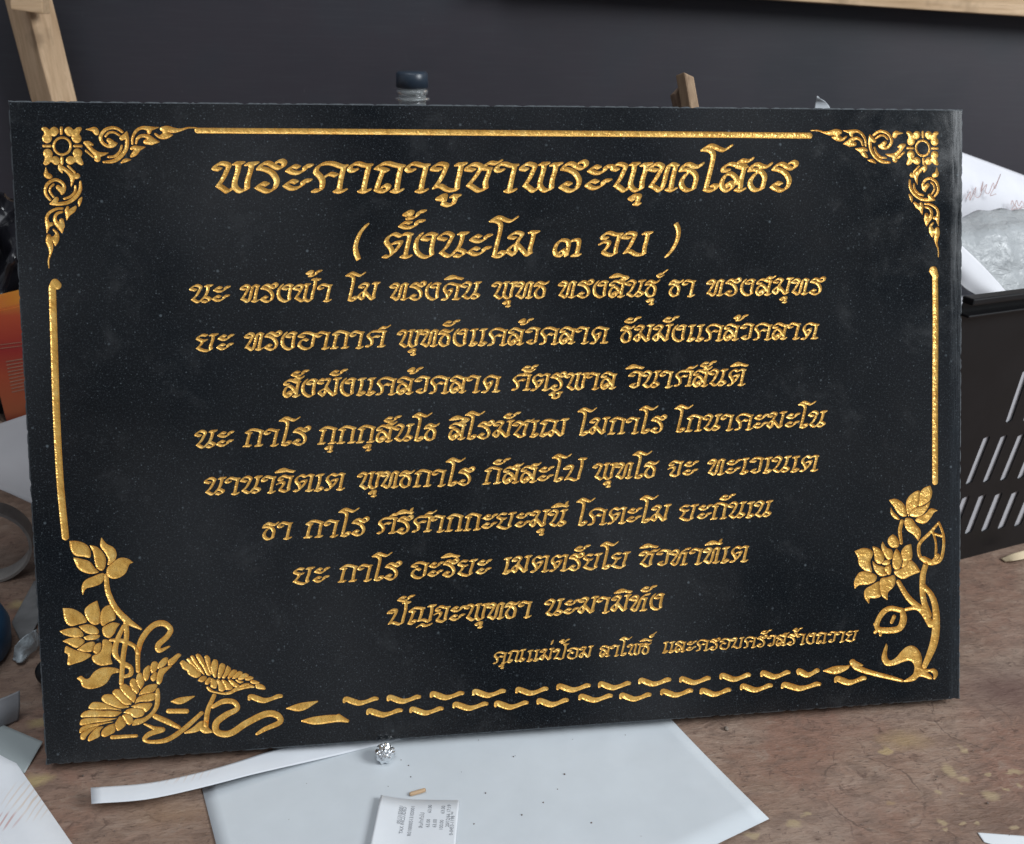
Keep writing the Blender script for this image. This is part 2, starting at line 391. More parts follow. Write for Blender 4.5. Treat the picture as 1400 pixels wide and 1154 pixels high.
# ------------------------------------------------------------------ engraved relief
HG = 0.3125                                        # grid of the carving, mm
NX, NY = 1920, 1280
BIG = 9.0
class Carve:
    """signed distance (mm) of a union of strokes, on a window of the plaque's grid"""
    def __init__(s):
        s.f = np.full((NY + 1, NX + 1), BIG, np.float32)
        s.box = [NX, NY, 0, 0]
    def _win(s, lo, hi, pad):
        x0 = max(0, int((lo[0] - pad) / HG)); y0 = max(0, int((lo[1] - pad) / HG))
        x1 = min(NX, int((hi[0] + pad) / HG) + 2); y1 = min(NY, int((hi[1] + pad) / HG) + 2)
        s.box = [min(s.box[0], x0), min(s.box[1], y0), max(s.box[2], x1), max(s.box[3], y1)]
        X, Y = np.meshgrid(np.arange(x0, x1) * HG, np.arange(y0, y1) * HG)
        return (slice(y0, y1), slice(x0, x1)), X, Y
    def nib(s, pts, L, ang, r):
        n = np.array([math.cos(ang), -math.sin(ang)]) * L / 2
        for p, q in zip(pts[:-1], pts[1:]):
            quad = [p - n, p + n, q + n, q - n]
            ar = sum(quad[i][0] * quad[(i + 1) % 4][1] - quad[(i + 1) % 4][0] * quad[i][1] for i in range(4))
            if ar < 0: quad = quad[::-1]
            Q = np.array(quad); sl, X, Y = s._win(Q.min(0), Q.max(0), r + 1.0)
            ins = np.full(X.shape, -1e9); out = np.full(X.shape, 1e9)
            for i in range(4):
                A = Q[i]; B = Q[(i + 1) % 4]; e = B - A; ln = math.hypot(*e)
                if ln < 1e-6: continue
                dx = X - A[0]; dy = Y - A[1]
                h = np.clip((dx * e[0] + dy * e[1]) / (ln * ln), 0, 1)
                out = np.minimum(out, (dx - h * e[0]) ** 2 + (dy - h * e[1]) ** 2)
                ins = np.maximum(ins, (e[1] * dx - e[0] * dy) / ln)
            d = np.where(ins > 0, np.sqrt(out), np.maximum(ins, -np.sqrt(out))) - r
            s.f[sl] = np.minimum(s.f[sl], d)
    def chain(s, P):
        """tapered round stroke through (x, y, r)"""
        for p, q in zip(P[:-1], P[1:]):
            lo = np.minimum(p[:2], q[:2]); hi = np.maximum(p[:2], q[:2])
            sl, X, Y = s._win(lo, hi, max(p[2], q[2]) + 1.0)
            e = q[:2] - p[:2]; l2 = max(e @ e, 1e-9)
            h = np.clip(((X - p[0]) * e[0] + (Y - p[1]) * e[1]) / l2, 0, 1)
            d = np.sqrt((X - p[0] - h * e[0]) ** 2 + (Y - p[1] - h * e[1]) ** 2) - (p[2] + (q[2] - p[2]) * h)
            s.f[sl] = np.minimum(s.f[sl], d)

def _poly(s, pts):
    pts = np.asarray(pts); sl, X, Y = s._win(pts.min(0), pts.max(0), 1.2)
    d = np.full(X.shape, 1e9); ins = np.zeros(X.shape, bool)
    for a, b in zip(pts[:-1], pts[1:]):
        e = b - a; l2 = max(e @ e, 1e-9)
        h = np.clip(((X - a[0]) * e[0] + (Y - a[1]) * e[1]) / l2, 0, 1)
        d = np.minimum(d, (X - a[0] - h * e[0]) ** 2 + (Y - a[1] - h * e[1]) ** 2)
        if abs(e[1]) > 1e-9: ins ^= ((a[1] > Y) != (b[1] > Y)) & (X < e[0] * (Y - a[1]) / e[1] + a[0])
    s.f[sl] = np.minimum(s.f[sl], np.sqrt(d) * np.where(ins, -1, 1))
Carve.poly = _poly

def march(F, x0, y0, partial_only=False):
    """marching squares of F < 0; F is a window whose corner is grid node (x0, y0). Returns points (mm), faces, is_edge flags"""
    H, Wd = F.shape
    I = F < 0
    nid = np.full(F.shape, -1, np.int64); 
    c = I[:-1, :-1].astype(int) + 2 * I[:-1, 1:] + 4 * I[1:, 1:] + 8 * I[1:, :-1]
    use = (c > 0) & ((c < 15) if partial_only else True)
    need = np.zeros(F.shape, bool)
    for dy, dx in ((0, 0), (0, 1), (1, 1), (1, 0)):
        need[dy:dy + H - 1, dx:dx + Wd - 1] |= use
    nd = need & I
    k = int(nd.sum()); nid[nd] = np.arange(k)
    yy, xx = np.nonzero(nd)
    P = [np.stack([xx, yy], 1).astype(float)]
    hx = I[:, :-1] != I[:, 1:]; hid = np.full(hx.shape, -1, np.int64); hid[hx] = k + np.arange(hx.sum()); k += int(hx.sum())
    y, x = np.nonzero(hx); a = F[y, x]; b = F[y, x + 1]; P.append(np.stack([x + a / (a - b), y], 1))
    vx = I[:-1] != I[1:]; vid = np.full(vx.shape, -1, np.int64); vid[vx] = k + np.arange(vx.sum())
    y, x = np.nonzero(vx); a = F[y, x]; b = F[y + 1, x]; P.append(np.stack([x, y + a / (a - b)], 1))
    P = np.concatenate(P); P[:, 0] += x0; P[:, 1] += y0; P *= HG
    T = {1: ['aEH'], 2: ['bFE'], 4: ['cGF'], 8: ['dHG'], 3: ['abFH'], 6: ['bcGE'], 12: ['cdHF'], 9: ['daEG'],
         5: ['aEH', 'cGF'], 10: ['bFE', 'dHG'], 7: ['abcGH'], 14: ['bcdHE'], 13: ['cdaEF'], 11: ['dabFG'], 15: ['abcd']}
    faces = []
    for case, polys in T.items():
        if partial_only and case == 15: continue
        y, x = np.nonzero(c == case)
        if not len(y): continue
        look = {'a': lambda: nid[y, x], 'b': lambda: nid[y, x + 1], 'c': lambda: nid[y + 1, x + 1], 'd': lambda: nid[y + 1, x],
                'E': lambda: hid[y, x], 'F': lambda: vid[y, x + 1], 'G': lambda: hid[y + 1, x], 'H': lambda: vid[y, x]}
        for poly in polys: faces.append(np.stack([look[ch]() for ch in poly], 1)[:, ::-1])
    return P, faces, int(nd.sum())
def raw_mesh(name, V, groups, mat, parent, smooth):
    me = bpy.data.meshes.new(name)
    nl = sum(g.size for g in groups); nf = sum(len(g) for g in groups)
    me.vertices.add(len(V)); me.vertices.foreach_set('co', np.ascontiguousarray(V, dtype=np.float32).ravel())
    me.loops.add(nl); me.polygons.add(nf)
    me.loops.foreach_set('vertex_index', np.concatenate([g.ravel() for g in groups]).astype(np.int32))
    tot = np.concatenate([np.full(len(g), g.shape[1], np.int32) for g in groups])
    st = np.concatenate([[0], np.cumsum(tot)[:-1]]).astype(np.int32)
    me.polygons.foreach_set('loop_start', st); me.polygons.foreach_set('loop_total', tot)
    if smooth: me.polygons.foreach_set('use_smooth', np.ones(nf, bool))
    me.materials.append(mat); me.update(calc_edges=True); me.validate()
    return link(bpy.data.objects.new(name, me), parent)
UNION = np.full((NY + 1, NX + 1), BIG, np.float32)
def engrave(name, cv, parent, depth, width, label=None):
    """line the carved stroke with its gold floor: a real groove below the face"""
    global UNION
    x0, y0, x1, y1 = cv.box
    x0 = max(0, x0 - 1); y0 = max(0, y0 - 1); x1 = min(NX, x1 + 1); y1 = min(NY, y1 + 1)
    F = cv.f[y0:y1 + 1, x0:x1 + 1].astype(float)
    F[np.abs(F) < 1e-4] = 1e-4
    UNION[y0:y1 + 1, x0:x1 + 1] = np.minimum(UNION[y0:y1 + 1, x0:x1 + 1], F)
    P, faces, ni = march(F, x0, y0)
    kd = kdtree.KDTree(len(P) - ni)
    for i in range(ni, len(P)): kd.insert((P[i, 0], P[i, 1], 0), i)
    kd.balance()
    z = np.zeros(len(P))
    for i in range(ni):
        d = kd.find((P[i, 0], P[i, 1], 0))[2]
        z[i] = -depth * (1 - math.exp(-d / width))
    V = np.stack([P[:, 0] - 300.0, 400.0 - P[:, 1], z], 1) / 1000.0
    o = raw_mesh(name, V, faces, M_GOLD, parent, True)
    if label: o['label'] = label
    return o

plaque = empty('engraved_plaque', (0, 0, LIFT), (math.radians(90) - LEAN, 0, 0))
tag(plaque, 'black granite plaque engraved with gold Thai lettering and lotus flowers, leaning upright on the table', 'plaque')

# ---- a broad-nib hand for the lettering: pen paths drawn at whatever size, (x0, baseline, x-height, advance)
GL = {}
def G(ch, x0, x1, base, xh, *strokes):
    GL[ch] = ((x1 - x0) / xh, [np.array([((x - x0) / xh, (base - y) / xh) for x, y in s]) for s in strokes])
G('พ', 70, 632, 585, 400, [(165,283),(95,265),(145,215),(215,205),(285,235),(262,290),(205,400),(138,490)], [(138,490),(200,530),(262,568),(335,515)],
  [(415,205),(405,290),(368,400),(350,485),(385,545),(440,565),(515,530)], [(588,212),(570,300),(525,430),(515,535)], [(370,205),(470,203)], [(528,215),(655,205)])
G('ร', 640, 1020, 585, 400, [(690,265),(745,210),(820,200),(900,245),(960,265),(1015,240),(1030,195),(990,170),(945,180)],
  [(690,268),(780,285),(865,330),(920,420),(905,500),(860,550),(790,570),(720,545),(660,510)], [(660,510),(725,465),(790,480)])
G('ะ', 1020, 1385, 585, 400, [(1075,290),(1150,240),(1215,255)], [(1075,292),(1150,325),(1230,325),(1300,285),(1315,240),(1390,235)],
  [(1035,485),(1110,435),(1180,450)], [(1035,488),(1110,530),(1190,525),(1265,480),(1280,435),(1365,428)])
G('ค', 85, 588, 585, 400, [(110,560),(165,560),(215,535),(235,440),(200,370),(150,310),(190,240),(270,205),(380,205),(500,245),(560,240)],
  [(285,370),(340,340),(420,360)], [(530,250),(500,350),(470,470),(455,560)], [(405,560),(470,575),(535,555)])
G('า', 590, 942, 585, 400, [(700,290),(640,300),(610,270),(660,215),(730,205),(820,230),(900,230)], [(870,250),(840,350),(805,480),(790,560)], [(740,560),(800,575),(865,555)])
G('ถ', 940, 1375, 585, 400, [(975,260),(1040,215),(1130,200),(1230,225),(1340,245)], [(985,262),(1080,285),(1120,300)], [(1060,300),(1030,370),(985,480),(970,540)],
  [(960,545),(1030,570),(1100,560),(1130,510),(1085,490),(1060,510)], [(1310,255),(1280,350),(1255,480),(1240,560)], [(1185,560),(1250,575),(1310,555)])
G('บ', 420, 895, 585, 400, [(540,285),(440,275),(480,225),(545,205),(630,225),(610,290),(540,420),(460,520)], [(460,520),(540,500),(620,545),(690,560),(770,545)],
  [(840,215),(820,310),(785,430),(770,540)], [(775,215),(895,208)])
G('ช', 890, 1305, 585, 400, [(1005,290),(910,275),(950,230),(1020,210),(1110,240),(1085,300),(1010,400),(930,485)], [(930,485),(1000,525),(1070,565),(1160,540)],
  [(1235,280),(1200,360),(1165,450),(1170,535)], [(1145,270),(1190,210),(1250,190),(1320,200),(1385,170)], [(1145,268),(1240,275)])
G('ท', 585, 1020, 685, 395, [(690,395),(600,375),(650,320),(720,310),(775,345),(740,410),(675,510),(605,600)], [(605,600),(670,630),(735,665),(790,570),(830,430),(870,330),(920,310),(990,335)],
  [(965,350),(935,450),(905,570),(895,645)], [(840,645),(900,665),(955,645)])
G('ธ', 1020, 1355, 685, 395, [(1045,390),(1090,325),(1160,310),(1240,340),(1310,345),(1355,305)], [(1045,392),(1150,385),(1230,425),(1265,490),(1245,580),(1225,640)],
  [(1125,440),(1065,510),(1045,580),(1080,640),(1140,665),(1230,640)])
G('โ', 100, 358, 725, 390, [(115,155),(190,110),(260,110),(350,150),(430,165),(520,110)], [(115,157),(210,170),(262,220),(250,320),(215,450),(175,590),(150,680)],
  [(140,690),(210,710),(280,690),(305,645),(240,640)])
SBODY = ([(480,440),(405,440),(420,390),(500,350),(590,365),(650,395),(740,400)], [(715,400),(680,510),(660,600),(645,700)], [(590,690),(650,710),(705,690)],
  [(625,610),(580,530),(510,480),(440,500),(385,580),(380,650),(430,705),(490,700),(540,650),(530,605),(470,610),(480,650)])
G('ส', 355, 768, 725, 390, *SBODY, [(610,350),(660,305),(740,310),(790,310),(825,280)], [(640,360),(720,375)])
G('ล', 355, 770, 725, 390, *SBODY)
G('(', 70, 290, 685, 340, [(285,235),(190,340),(130,470),(115,570),(150,690)])
G(')', 1180, 1340, 485, 250, [(1285,160),(1310,220),(1300,310),(1250,410),(1185,485)])
G('ต', 480, 900, 685, 340, [(500,655),(560,660),(610,610),(590,540),(540,470),(570,400),(650,360),(710,385),(740,385),(800,360),(880,375)],
  [(640,480),(700,470),(735,470),(700,530),(640,600)], [(855,385),(830,480),(800,590),(790,655)], [(740,655),(800,670),(855,655)])
G('ง', 905, 1240, 685, 340, [(1020,360),(960,430),(935,520),(950,600),(1010,655),(1080,670),(1150,640)], [(1115,440),(1035,425),(1080,375),(1150,360),(1215,380)],
  [(1190,385),(1165,480),(1145,570),(1150,635)])
G('น', -110, 295, 685, 340, [(-10,440),(-95,415),(-45,365),(20,350),(85,385),(60,440),(0,540),(-75,605)], [(-75,605),(0,655),(60,650),(130,580)],
  [(225,360),(215,430),(180,520),(130,590)], [(160,570),(245,610),(180,660),(115,650)], [(180,360),(290,355)])
G('ม', 820, 1235, 685, 340, [(930,425),(855,410),(900,365),(960,350),(1030,375),(985,440),(945,520),(940,590),(900,650)], [(900,650),(830,595),(900,520),(960,510)],
  [(960,510),(1020,575),(1090,650),(1140,630)], [(1195,345),(1170,450),(1135,560),(1130,630)], [(1140,345),(1250,345)])
G('๓', 45, 335, 485, 250, [(125,430),(150,415),(165,440),(130,470),(80,460),(65,410),(100,340),(150,315),(205,335),(200,400),(180,470)], [(205,345),(250,320),(310,320),(305,390),(280,470)],
  [(245,468),(315,465)])
G('จ', 512, 745, 485, 250, [(590,300),(545,300),(560,265),(610,245),(680,265),(740,262)], [(720,265),(695,340),(675,410),(675,450)], [(675,450),(620,470),(550,440),(590,390),(610,345),(570,335),(520,355)])
G('ฟ', 800, 1130, 440, 235, [(880,280),(810,262),(850,225),(920,230),(880,310),(825,385)], [(825,385),(910,430),(945,400)], [(985,215),(970,290),(945,370),(950,410),(1000,430),(1045,400)],
  [(1105,140),(1090,230),(1060,320),(1040,400)], [(1065,145),(1160,150)], [(955,215),(1020,212)])
G('ด', 140, 410, 400, 225, [(150,390),(200,392),(225,350),(200,300),(180,260),(210,210),(270,190),(330,205),(395,215)], [(240,275),(280,265),(265,310),(225,360)],
  [(370,215),(355,290),(335,350),(330,390)], [(300,388),(375,390)])
G('ย', 95, 372, 415, 230, [(235,210),(170,205),(115,245),(180,275),(230,270)], [(180,275),(160,320),(110,365)], [(110,365),(170,395),(240,405),(290,380)],
  [(330,205),(310,280),(280,350),(290,385)], [(290,205),(375,200)])
G('อ', 105, 352, 385, 225, [(190,225),(130,212),(180,180),(250,175),(320,195),(350,195)], [(330,200),(310,280),(295,340)], [(295,345),(240,375),(180,370),(125,330),(150,275),(200,255),(235,270)])
G('ก', 555, 812, 385, 225, [(590,195),(640,168),(700,168),(790,195)], [(600,200),(650,210)], [(630,215),(605,290),(585,365)], [(557,370),(630,370)], [(772,200),(752,280),(735,365)], [(700,370),(770,368)])
G('ศ', 995, 1272, 385, 225, [(1010,355),(1045,358),(1080,330),(1080,280),(1035,225),(1080,180),(1140,170),(1210,175)], [(1095,250),(1140,235),(1180,240)], [(1250,190),(1230,270),(1205,360)],
  [(1172,362),(1245,360)], [(1170,170),(1220,125),(1280,130),(1328,105)], [(1200,165),(1270,182)])
G('เ', 40, 167, 380, 220, [(115,180),(105,260),(70,350)], [(80,178),(155,172)], [(50,362),(95,372),(140,350),(110,335)])
G('ว', 805, 1002, 380, 220, [(890,215),(830,208),(880,170),(940,170),(1000,185)], [(980,190),(965,260),(945,340)], [(945,345),(890,362),(840,335),(890,322)])
G('ฆ', 575, 868, 435, 225, [(640,270),(590,258),(620,218),(660,228),(690,218),(735,228),(690,300),(675,370),(640,425)], [(640,425),(590,380),(650,340),(690,330)], [(690,330),(740,390),(780,420),(810,405)],
  [(840,215),(820,310),(800,405)], [(800,215),(880,212)])
G('ฌ', 490, 862, 370, 215, [(520,190),(560,163),(630,160),(690,175),(740,175)], [(525,192),(585,205)], [(570,210),(540,280),(510,345)], [(505,345),(550,360),(590,335),(560,325)],
  [(715,180),(690,250),(680,310),(650,360)], [(650,360),(610,320),(660,285),(700,290)], [(700,290),(740,330),(770,358),(800,340)], [(830,160),(815,250),(795,340)], [(795,158),(875,155)])
G('ป', 55, 332, 565, 225, [(130,395),(65,392),(110,360),(175,370),(140,450),(75,535)], [(75,535),(130,528),(200,552),(250,538)], [(310,275),(300,370),(270,460),(250,538)], [(275,270),(360,272)])
G('ญ', 330, 690, 555, 225, [(360,375),(410,343),(470,343),(550,355)], [(365,378),(420,393)], [(405,395),(375,470),(340,533)], [(335,536),(385,546),(430,515),(395,505)], [(525,360),(510,430),(475,510)],
  [(475,510),(540,503),(600,530),(630,515)], [(660,325),(650,410),(620,518)], [(620,325),(705,320)], [(455,590),(510,563),(560,585),(640,565)])
G('ห', 460, 690, 330, 182, [(520,208),(467,190),(510,162),(553,173),(530,230),(475,295)], [(475,295),(525,322),(560,260),(590,195),(635,158),(690,148)], [(600,192),(655,197)], [(645,200),(625,260),(608,318)], [(588,320),(645,320)])
G('ณ', 235, 492, 365, 148, [(255,235),(300,215),(350,217),(395,230)], [(260,238),(295,245)], [(290,245),(265,300),(245,345)], [(240,348),(270,358),(295,335),(275,328)], [(380,235),(355,300),(345,335)],
  [(345,335),(370,352),(420,310)], [(445,215),(430,270),(415,315)], [(415,312),(458,330),(430,352),(402,345)], [(420,212),(475,208)])
MK = {}
def MARK(ch, end, base, xh, *strokes):
    MK[ch] = [np.array([((x - end) / xh, (base - y) / xh) for x, y in s]) for s in strokes]
MARK('ู', 895, 585, 400, [(560,680),(500,665),(540,635),(600,630),(590,690),(570,735)], [(570,735),(640,758),(710,740)], [(750,635),(735,690),(710,740)], [(700,635),(795,635)])
MARK('ุ', 585, 685, 395, [(345,790),(300,765),(350,735),(430,740),(410,800),(390,845)], [(365,840),(425,850)])
MARK('้', 895, 685, 340, [(830,115),(790,98),(840,68),(890,75),(875,115),(830,150)], [(830,152),(910,148),(965,112),(985,72),(1060,62)])
MARK('ั', 895, 685, 340, [(730,250),(790,208),(865,215)], [(730,252),(800,278),(880,272),(940,240),(955,198),(1040,190)])
MARK('ิ', 410, 400, 225, [(200,128),(250,103),(300,98),(360,120),(430,133)], [(205,130),(260,128),(330,120)])
MARK('ี', 400, 400, 225, [(190,128),(240,103),(290,98),(350,120),(410,130)], [(195,130),(250,128),(330,122)], [(405,75),(385,128)])
MARK('่', 880, 340, 145, [(878,95),(862,135)])
MARK('์', 950, 395, 150, [(1050,112),(1012,140)], [(1012,140),(965,152),(985,172),(1012,158)])
TALL = 'ปฟ'
def set_word(cv, text, u0, u1, yb0, yb1, xh):
    """write one word between two plaque points (mm), baseline yb0..yb1, letter height xh"""
    adv = 0.0; put = []; last = None; stack = False
    for ch in text:
        if ch in GL:
            put.append((GL[ch][1], adv, 0.0)); adv += GL[ch][0]; last = ch; stack = False
        elif ch in MK:
            dx = dy = 0.0
            if ch in 'ู ุ': dx = 0.0
            elif ch == '้':
                if not stack: dy = -0.36
                if last in TALL: dx, dy = -0.27, -0.12
            elif ch in '่์':
                dy = 0.0
                if ch == '์' and stack: dy = 0.0
                elif ch == '์': dy = -0.32
                if ch == '์': dx = -0.15
            elif ch == 'ั' and last in TALL: dx, dy = -0.05, 0.22
            if last in 'ธวจ' and ch in 'ัิ': dx += -0.02
            if ch in 'ัิี': stack = True
            put.append((MK[ch], adv + dx, dy))
    sx = (u1 - u0) / adv
    for strokes, ox, oy in put:
        for st in strokes:
            q = catmull(st, 4)
            X = u0 + (q[:, 0] + ox) * sx
            yb = yb0 + (yb1 - yb0) * (X - u0) / (u1 - u0)
            Y = yb - (q[:, 1] + oy) * xh
            cv.nib(np.stack([X, Y], 1), 0.15 * xh, math.radians(31), 0.030 * xh)
LINES = [   # label, base-line through two photo points, x-height px, words with their left and right ends
 ('top line, the largest lettering', (300, 263.5), (1080, 262.0), 40.0, [('พระคาถาบูชาพระพุทธโสธร', 292, 1088)]),
 ('second line, in round brackets', (530, 353.5), (850, 350.8), 34.0, [('(', 482, 504), ('ตั้งนะโม', 523, 735), ('๓', 756, 795), ('จบ', 820, 891), (')', 911, 932)]),
 ('third line of lettering', (270, 414.6), (1100, 403.4), 22.5, [('นะ', 261, 314), ('ทรงฟ้า', 330, 456), ('โม', 475, 518), ('ทรงดิน', 534.5, 658), ('พุทธ', 673, 750), ('ทรงสินธุ์', 764.5, 901), ('ธา', 915, 952.5), ('ทรงสมุทร', 967, 1127)]),
 ('fourth line of lettering', (270, 481), (1110, 463.5), 22.5, [('ยะ', 269, 319), ('ทรงอากาศ', 336, 528), ('พุทธังเเคล้วคลาด', 544, 833), ('ธัมมังเเคล้วคลาด', 849, 1120)]),
 ('fifth line of lettering', (390, 543.5), (1010, 527.6), 22.5, [('สังฆังเเคล้วคลาด', 387.6, 685.5), ('ศัตรูพาล', 699.7, 844), ('วินาศสันติ', 859, 1020)]),
 ('sixth line of lettering', (270, 613.5), (1120, 584.5), 22.0, [('นะ', 267.7, 319), ('กาโร', 334, 423.6), ('กุกกุสันโธ', 435.8, 600), ('สิโรมัชเฌ', 614, 776), ('โมกาโร', 791.7, 910), ('โกนาคะมะโน', 924, 1130)]),
 ('seventh line of lettering', (285, 677.6), (1110, 644.7), 21.8, [('นานาจิตเต', 280.7, 472.7), ('พุทธกาโร', 489.6, 647.8), ('กัสสะโป', 661.6, 799), ('พุทโธ', 811, 900), ('จะ', 914, 954), ('ทะเวเนเต', 968.6, 1119.7)]),
 ('eighth line of lettering', (365, 738.4), (1050, 707.0), 21.8, [('ธา', 359.7, 402), ('กาโร', 417, 503.4), ('ศรีศากกะยะมุนี', 515.7, 775.8), ('โคตะโม', 790, 916), ('ยะกันเน', 929, 1056)]),
 ('ninth line of lettering', (405, 799.5), (1015, 768.6), 21.6, [('ยะ', 401.4, 450), ('กาโร', 463.8, 548), ('อะริยะ', 562, 671.4), ('เมตตรัยโย', 687.7, 861), ('ชิวหาทีเต', 874.6, 1024)]),
 ('tenth line of lettering', (535, 855.3), (900, 834.0), 21.6, [('ปัญจะพุทธา', 530.6, 729), ('นะมามิหัง', 745.6, 909)]),
 ('small donor line at the lower right', (680, 907.3), (1165, 877.0), 14.6, [('คุณเเม่ป้อม', 674.5, 810.4), ('ลาโพธิ์', 820, 890), ('เเละครอบครัวสร้างถวาย', 906, 1173)]),
]
for lab, (ax_, ay_), (bx_, by_), xpx, words in LINES:
    cv = Carve()
    base = lambda x: ay_ + (by_ - ay_) * (x - ax_) / (bx_ - ax_)
    mid = (ax_ + bx_) / 2
    xh = abs(pl(mid, base(mid))[1] - pl(mid, base(mid) - xpx)[1]) * (1.06 if xpx < 30 else 1.02)
    for w, xa, xb in words:
        pa = pl(xa, base(xa)); pb = pl(xb, base(xb))
        set_word(cv, w, pa[0], pb[0], pa[1], pb[1], xh)
    sc_ = xh / 18.0
    engrave('inscription_line', cv, plaque, 0.26 + 0.78 * sc_, 0.36 + 0.62 * sc_, lab)

# ---- ornaments, traced as tapered strokes
def petal(P):
    P = np.asarray(P, float); n = 16
    q = catmull(P[:, :2], n // (len(P) - 1)) if len(P) > 2 else catmull(P[:, :2], n)
    t = np.linspace(0, 1, len(q)); k = int(np.argmax(P[:, 2])); tm = min(max(k / (len(P) - 1), 0.3), 0.7); R = P[k, 2]
    r = np.where(t < tm, P[0, 2] + (R - P[0, 2]) * np.sin(np.pi / 2 * np.clip(t / tm, 0, 1)) ** 0.85,
                 P[-1, 2] + (R - P[-1, 2]) * np.sin(np.pi / 2 * np.clip((1 - t) / (1 - tm), 0, 1)) ** 0.85)
    return np.column_stack([q, r])
def chains(cv, lst, ox, oy, sc, grow=1.0, sub=6, fn=None):
    for c in lst:
        P = []
        for x, y, r in c:
            p = pl(ox + x / sc, oy + y / sc); q = pl(ox + x / sc + 1, oy + y / sc)
            P.append((p[0], p[1], r / sc * (q[0] - p[0]) * grow))
        P = catmull(np.array(P), sub); P[:, 2] = np.maximum(P[:, 2], 0.12)
        if fn is not None: P = fn(P)
        cv.chain(P)
def outlines(name, polys, ox, oy, sc, gap=0.30, depth=0.8, width=0.45, extra=()):
    """petals drawn as outlines that start and end at their tip, each parted from the one below by a line of bare stone"""
    cv = Carve()
    for P in polys:
        one = Carve(); P = list(P)
        if P[0] != P[-1]: P.append(P[0])
        q = catmull(np.array([pl(ox + x / sc, oy + y / sc) for x, y in P]), 4); one.poly(q); one.f -= 0.10
        cv.f = np.minimum(np.maximum(cv.f, gap - one.f), one.f)
        cv.box = [min(cv.box[0], one.box[0]), min(cv.box[1], one.box[1]), max(cv.box[2], one.box[2]), max(cv.box[3], one.box[3])]
    if extra: chains(cv, extra, ox, oy, sc)
    return engrave(name, cv, plaque, depth, width)
def part(name, lst, ox, oy, sc, depth=0.9, width=0.5, label=None, fn=None, grow=1.0, gap=0.0):
    cv = Carve()
    if gap:                                            # overlapping petals, each parted from the one below by a line of bare stone
        for c in lst:
            one = Carve(); P = petal(c)
            P = np.array([(*pl(ox + x / sc, oy + y / sc), r / sc * 0.46 * grow) for x, y, r in P]); one.chain(P)
            cv.f = np.minimum(np.maximum(cv.f, gap - one.f), one.f)
            cv.box = [min(cv.box[0], one.box[0]), min(cv.box[1], one.box[1]), max(cv.box[2], one.box[2]), max(cv.box[3], one.box[3])]
    else: chains(cv, lst, ox, oy, sc, grow, 6, fn)
    return engrave(name, cv, plaque, depth, width, label)

# corner scrollwork (drawn once for the left corner's level arm, laid over for the others)
ROS = [[(395,115,20),(395,205,20)], [(405,590,20),(405,680,20)], [(112,405,18),(222,405,18)], [(605,405,18),(715,405,18)],
       [(112,132,28),(150,150,38),(175,200,48)], [(285,165,60),(270,185,58)], [(165,285,66),(170,275,66)], [(170,195,40),(250,180,40)],
       [(690,132,28),(660,150,38),(630,200,48)], [(515,165,60),(530,185,58)], [(640,285,66),(635,275,66)], [(630,195,40),(550,180,40)],
       [(140,680,28),(165,655,40),(185,610,48)], [(310,640,58),(300,630,58)], [(180,520,64),(182,530,64)], [(190,610,40),(270,625,40)],
       [(715,680,28),(690,655,40),(660,610,48)], [(535,635,58),(545,628,58)], [(655,515,64),(652,525,64)], [(655,610,40),(580,622,40)]]
RING = [[(410 + 135 * math.cos(t), 405 + 135 * math.sin(t), 19) for t in np.linspace(0, 2 * math.pi, 25)]]
ARM = [[(65,105,3),(120,105,15),(170,108,30),(190,140,30),(195,165,8)],
       [(55,265,18),(100,270,22),(150,290,8)], [(70,275,22),(130,345,22),(200,400,30),(270,400,18),(335,385,4)], [(200,400,30),(205,460,30),(180,470,12)],
       [(65,360,12),(155,435,12)],
       [(500,135,14),(440,95,16),(370,85,17),(290,115,18),(240,195,18),(265,265,18),(330,305,18),(390,285,30),(440,270,5)], [(340,235,25),(375,265,30)],
       [(300,185,12),(340,145,12),(400,140,12),(465,175,12)],
       [(555,130,5),(540,180,28),(495,210,25)], [(550,150,15),(560,230,20),(545,340,20),(480,430,22),(390,485,20),(280,495,12)],
       [(495,300,12),(470,370,14),(410,425,14),(335,435,12)],
       [(490,502,8),(540,475,20),(605,465,4)],
       [(620,275,12),(625,200,14),(670,120,16),(740,85,17),(820,95,25),(880,90,14),(935,80,4)], [(830,100,25),(820,140,20)],
       [(665,270,12),(685,210,16),(740,180,18),(810,195,25),(860,240,35),(945,255,4)], [(850,250,38),(780,255,25)],
       [(610,335,15),(650,320,20),(700,330,25),(775,315,4)], [(690,335,30),(650,390,28),(610,425,14)],
       [(895,160,12),(950,195,18),(1020,180,35),(1100,170,8)], [(980,100,25),(1040,100,35),(1120,115,28),(1200,110,14),(1290,85,8),(1390,85,6)], [(1010,110,20),(1015,170,30)]]
c0 = pl(57, 174); c1 = pl(1283, 180)
def lay(flip, swap):
    def fn(P):
        P = P.copy(); d = P[:, :2] - c0
        if swap: d = d[:, ::-1] * np.array([1.0, 0.93]); P[:, 2] *= 0.96
        P[:, :2] = np.stack([c1[0] - d[:, 0], c1[1] + d[:, 1]], 1) if flip else c0 + d
        return P
    return fn
for flip, side in ((False, 'left'), (True, 'right')):
    cv = Carve(); chains(cv, ROS, 50, 165, 11.667, 1.14, 6, lay(flip, False)); chains(cv, RING, 50, 165, 11.667, 1.0, 3, lay(flip, False))
    engrave('corner_rosette', cv, plaque, 0.8, 0.5)
    for swap in (False, True):
        part('scroll_ornament', ARM, 110, 165, 8.75, 0.85, 0.45, fn=lay(flip, swap), grow=1.12)
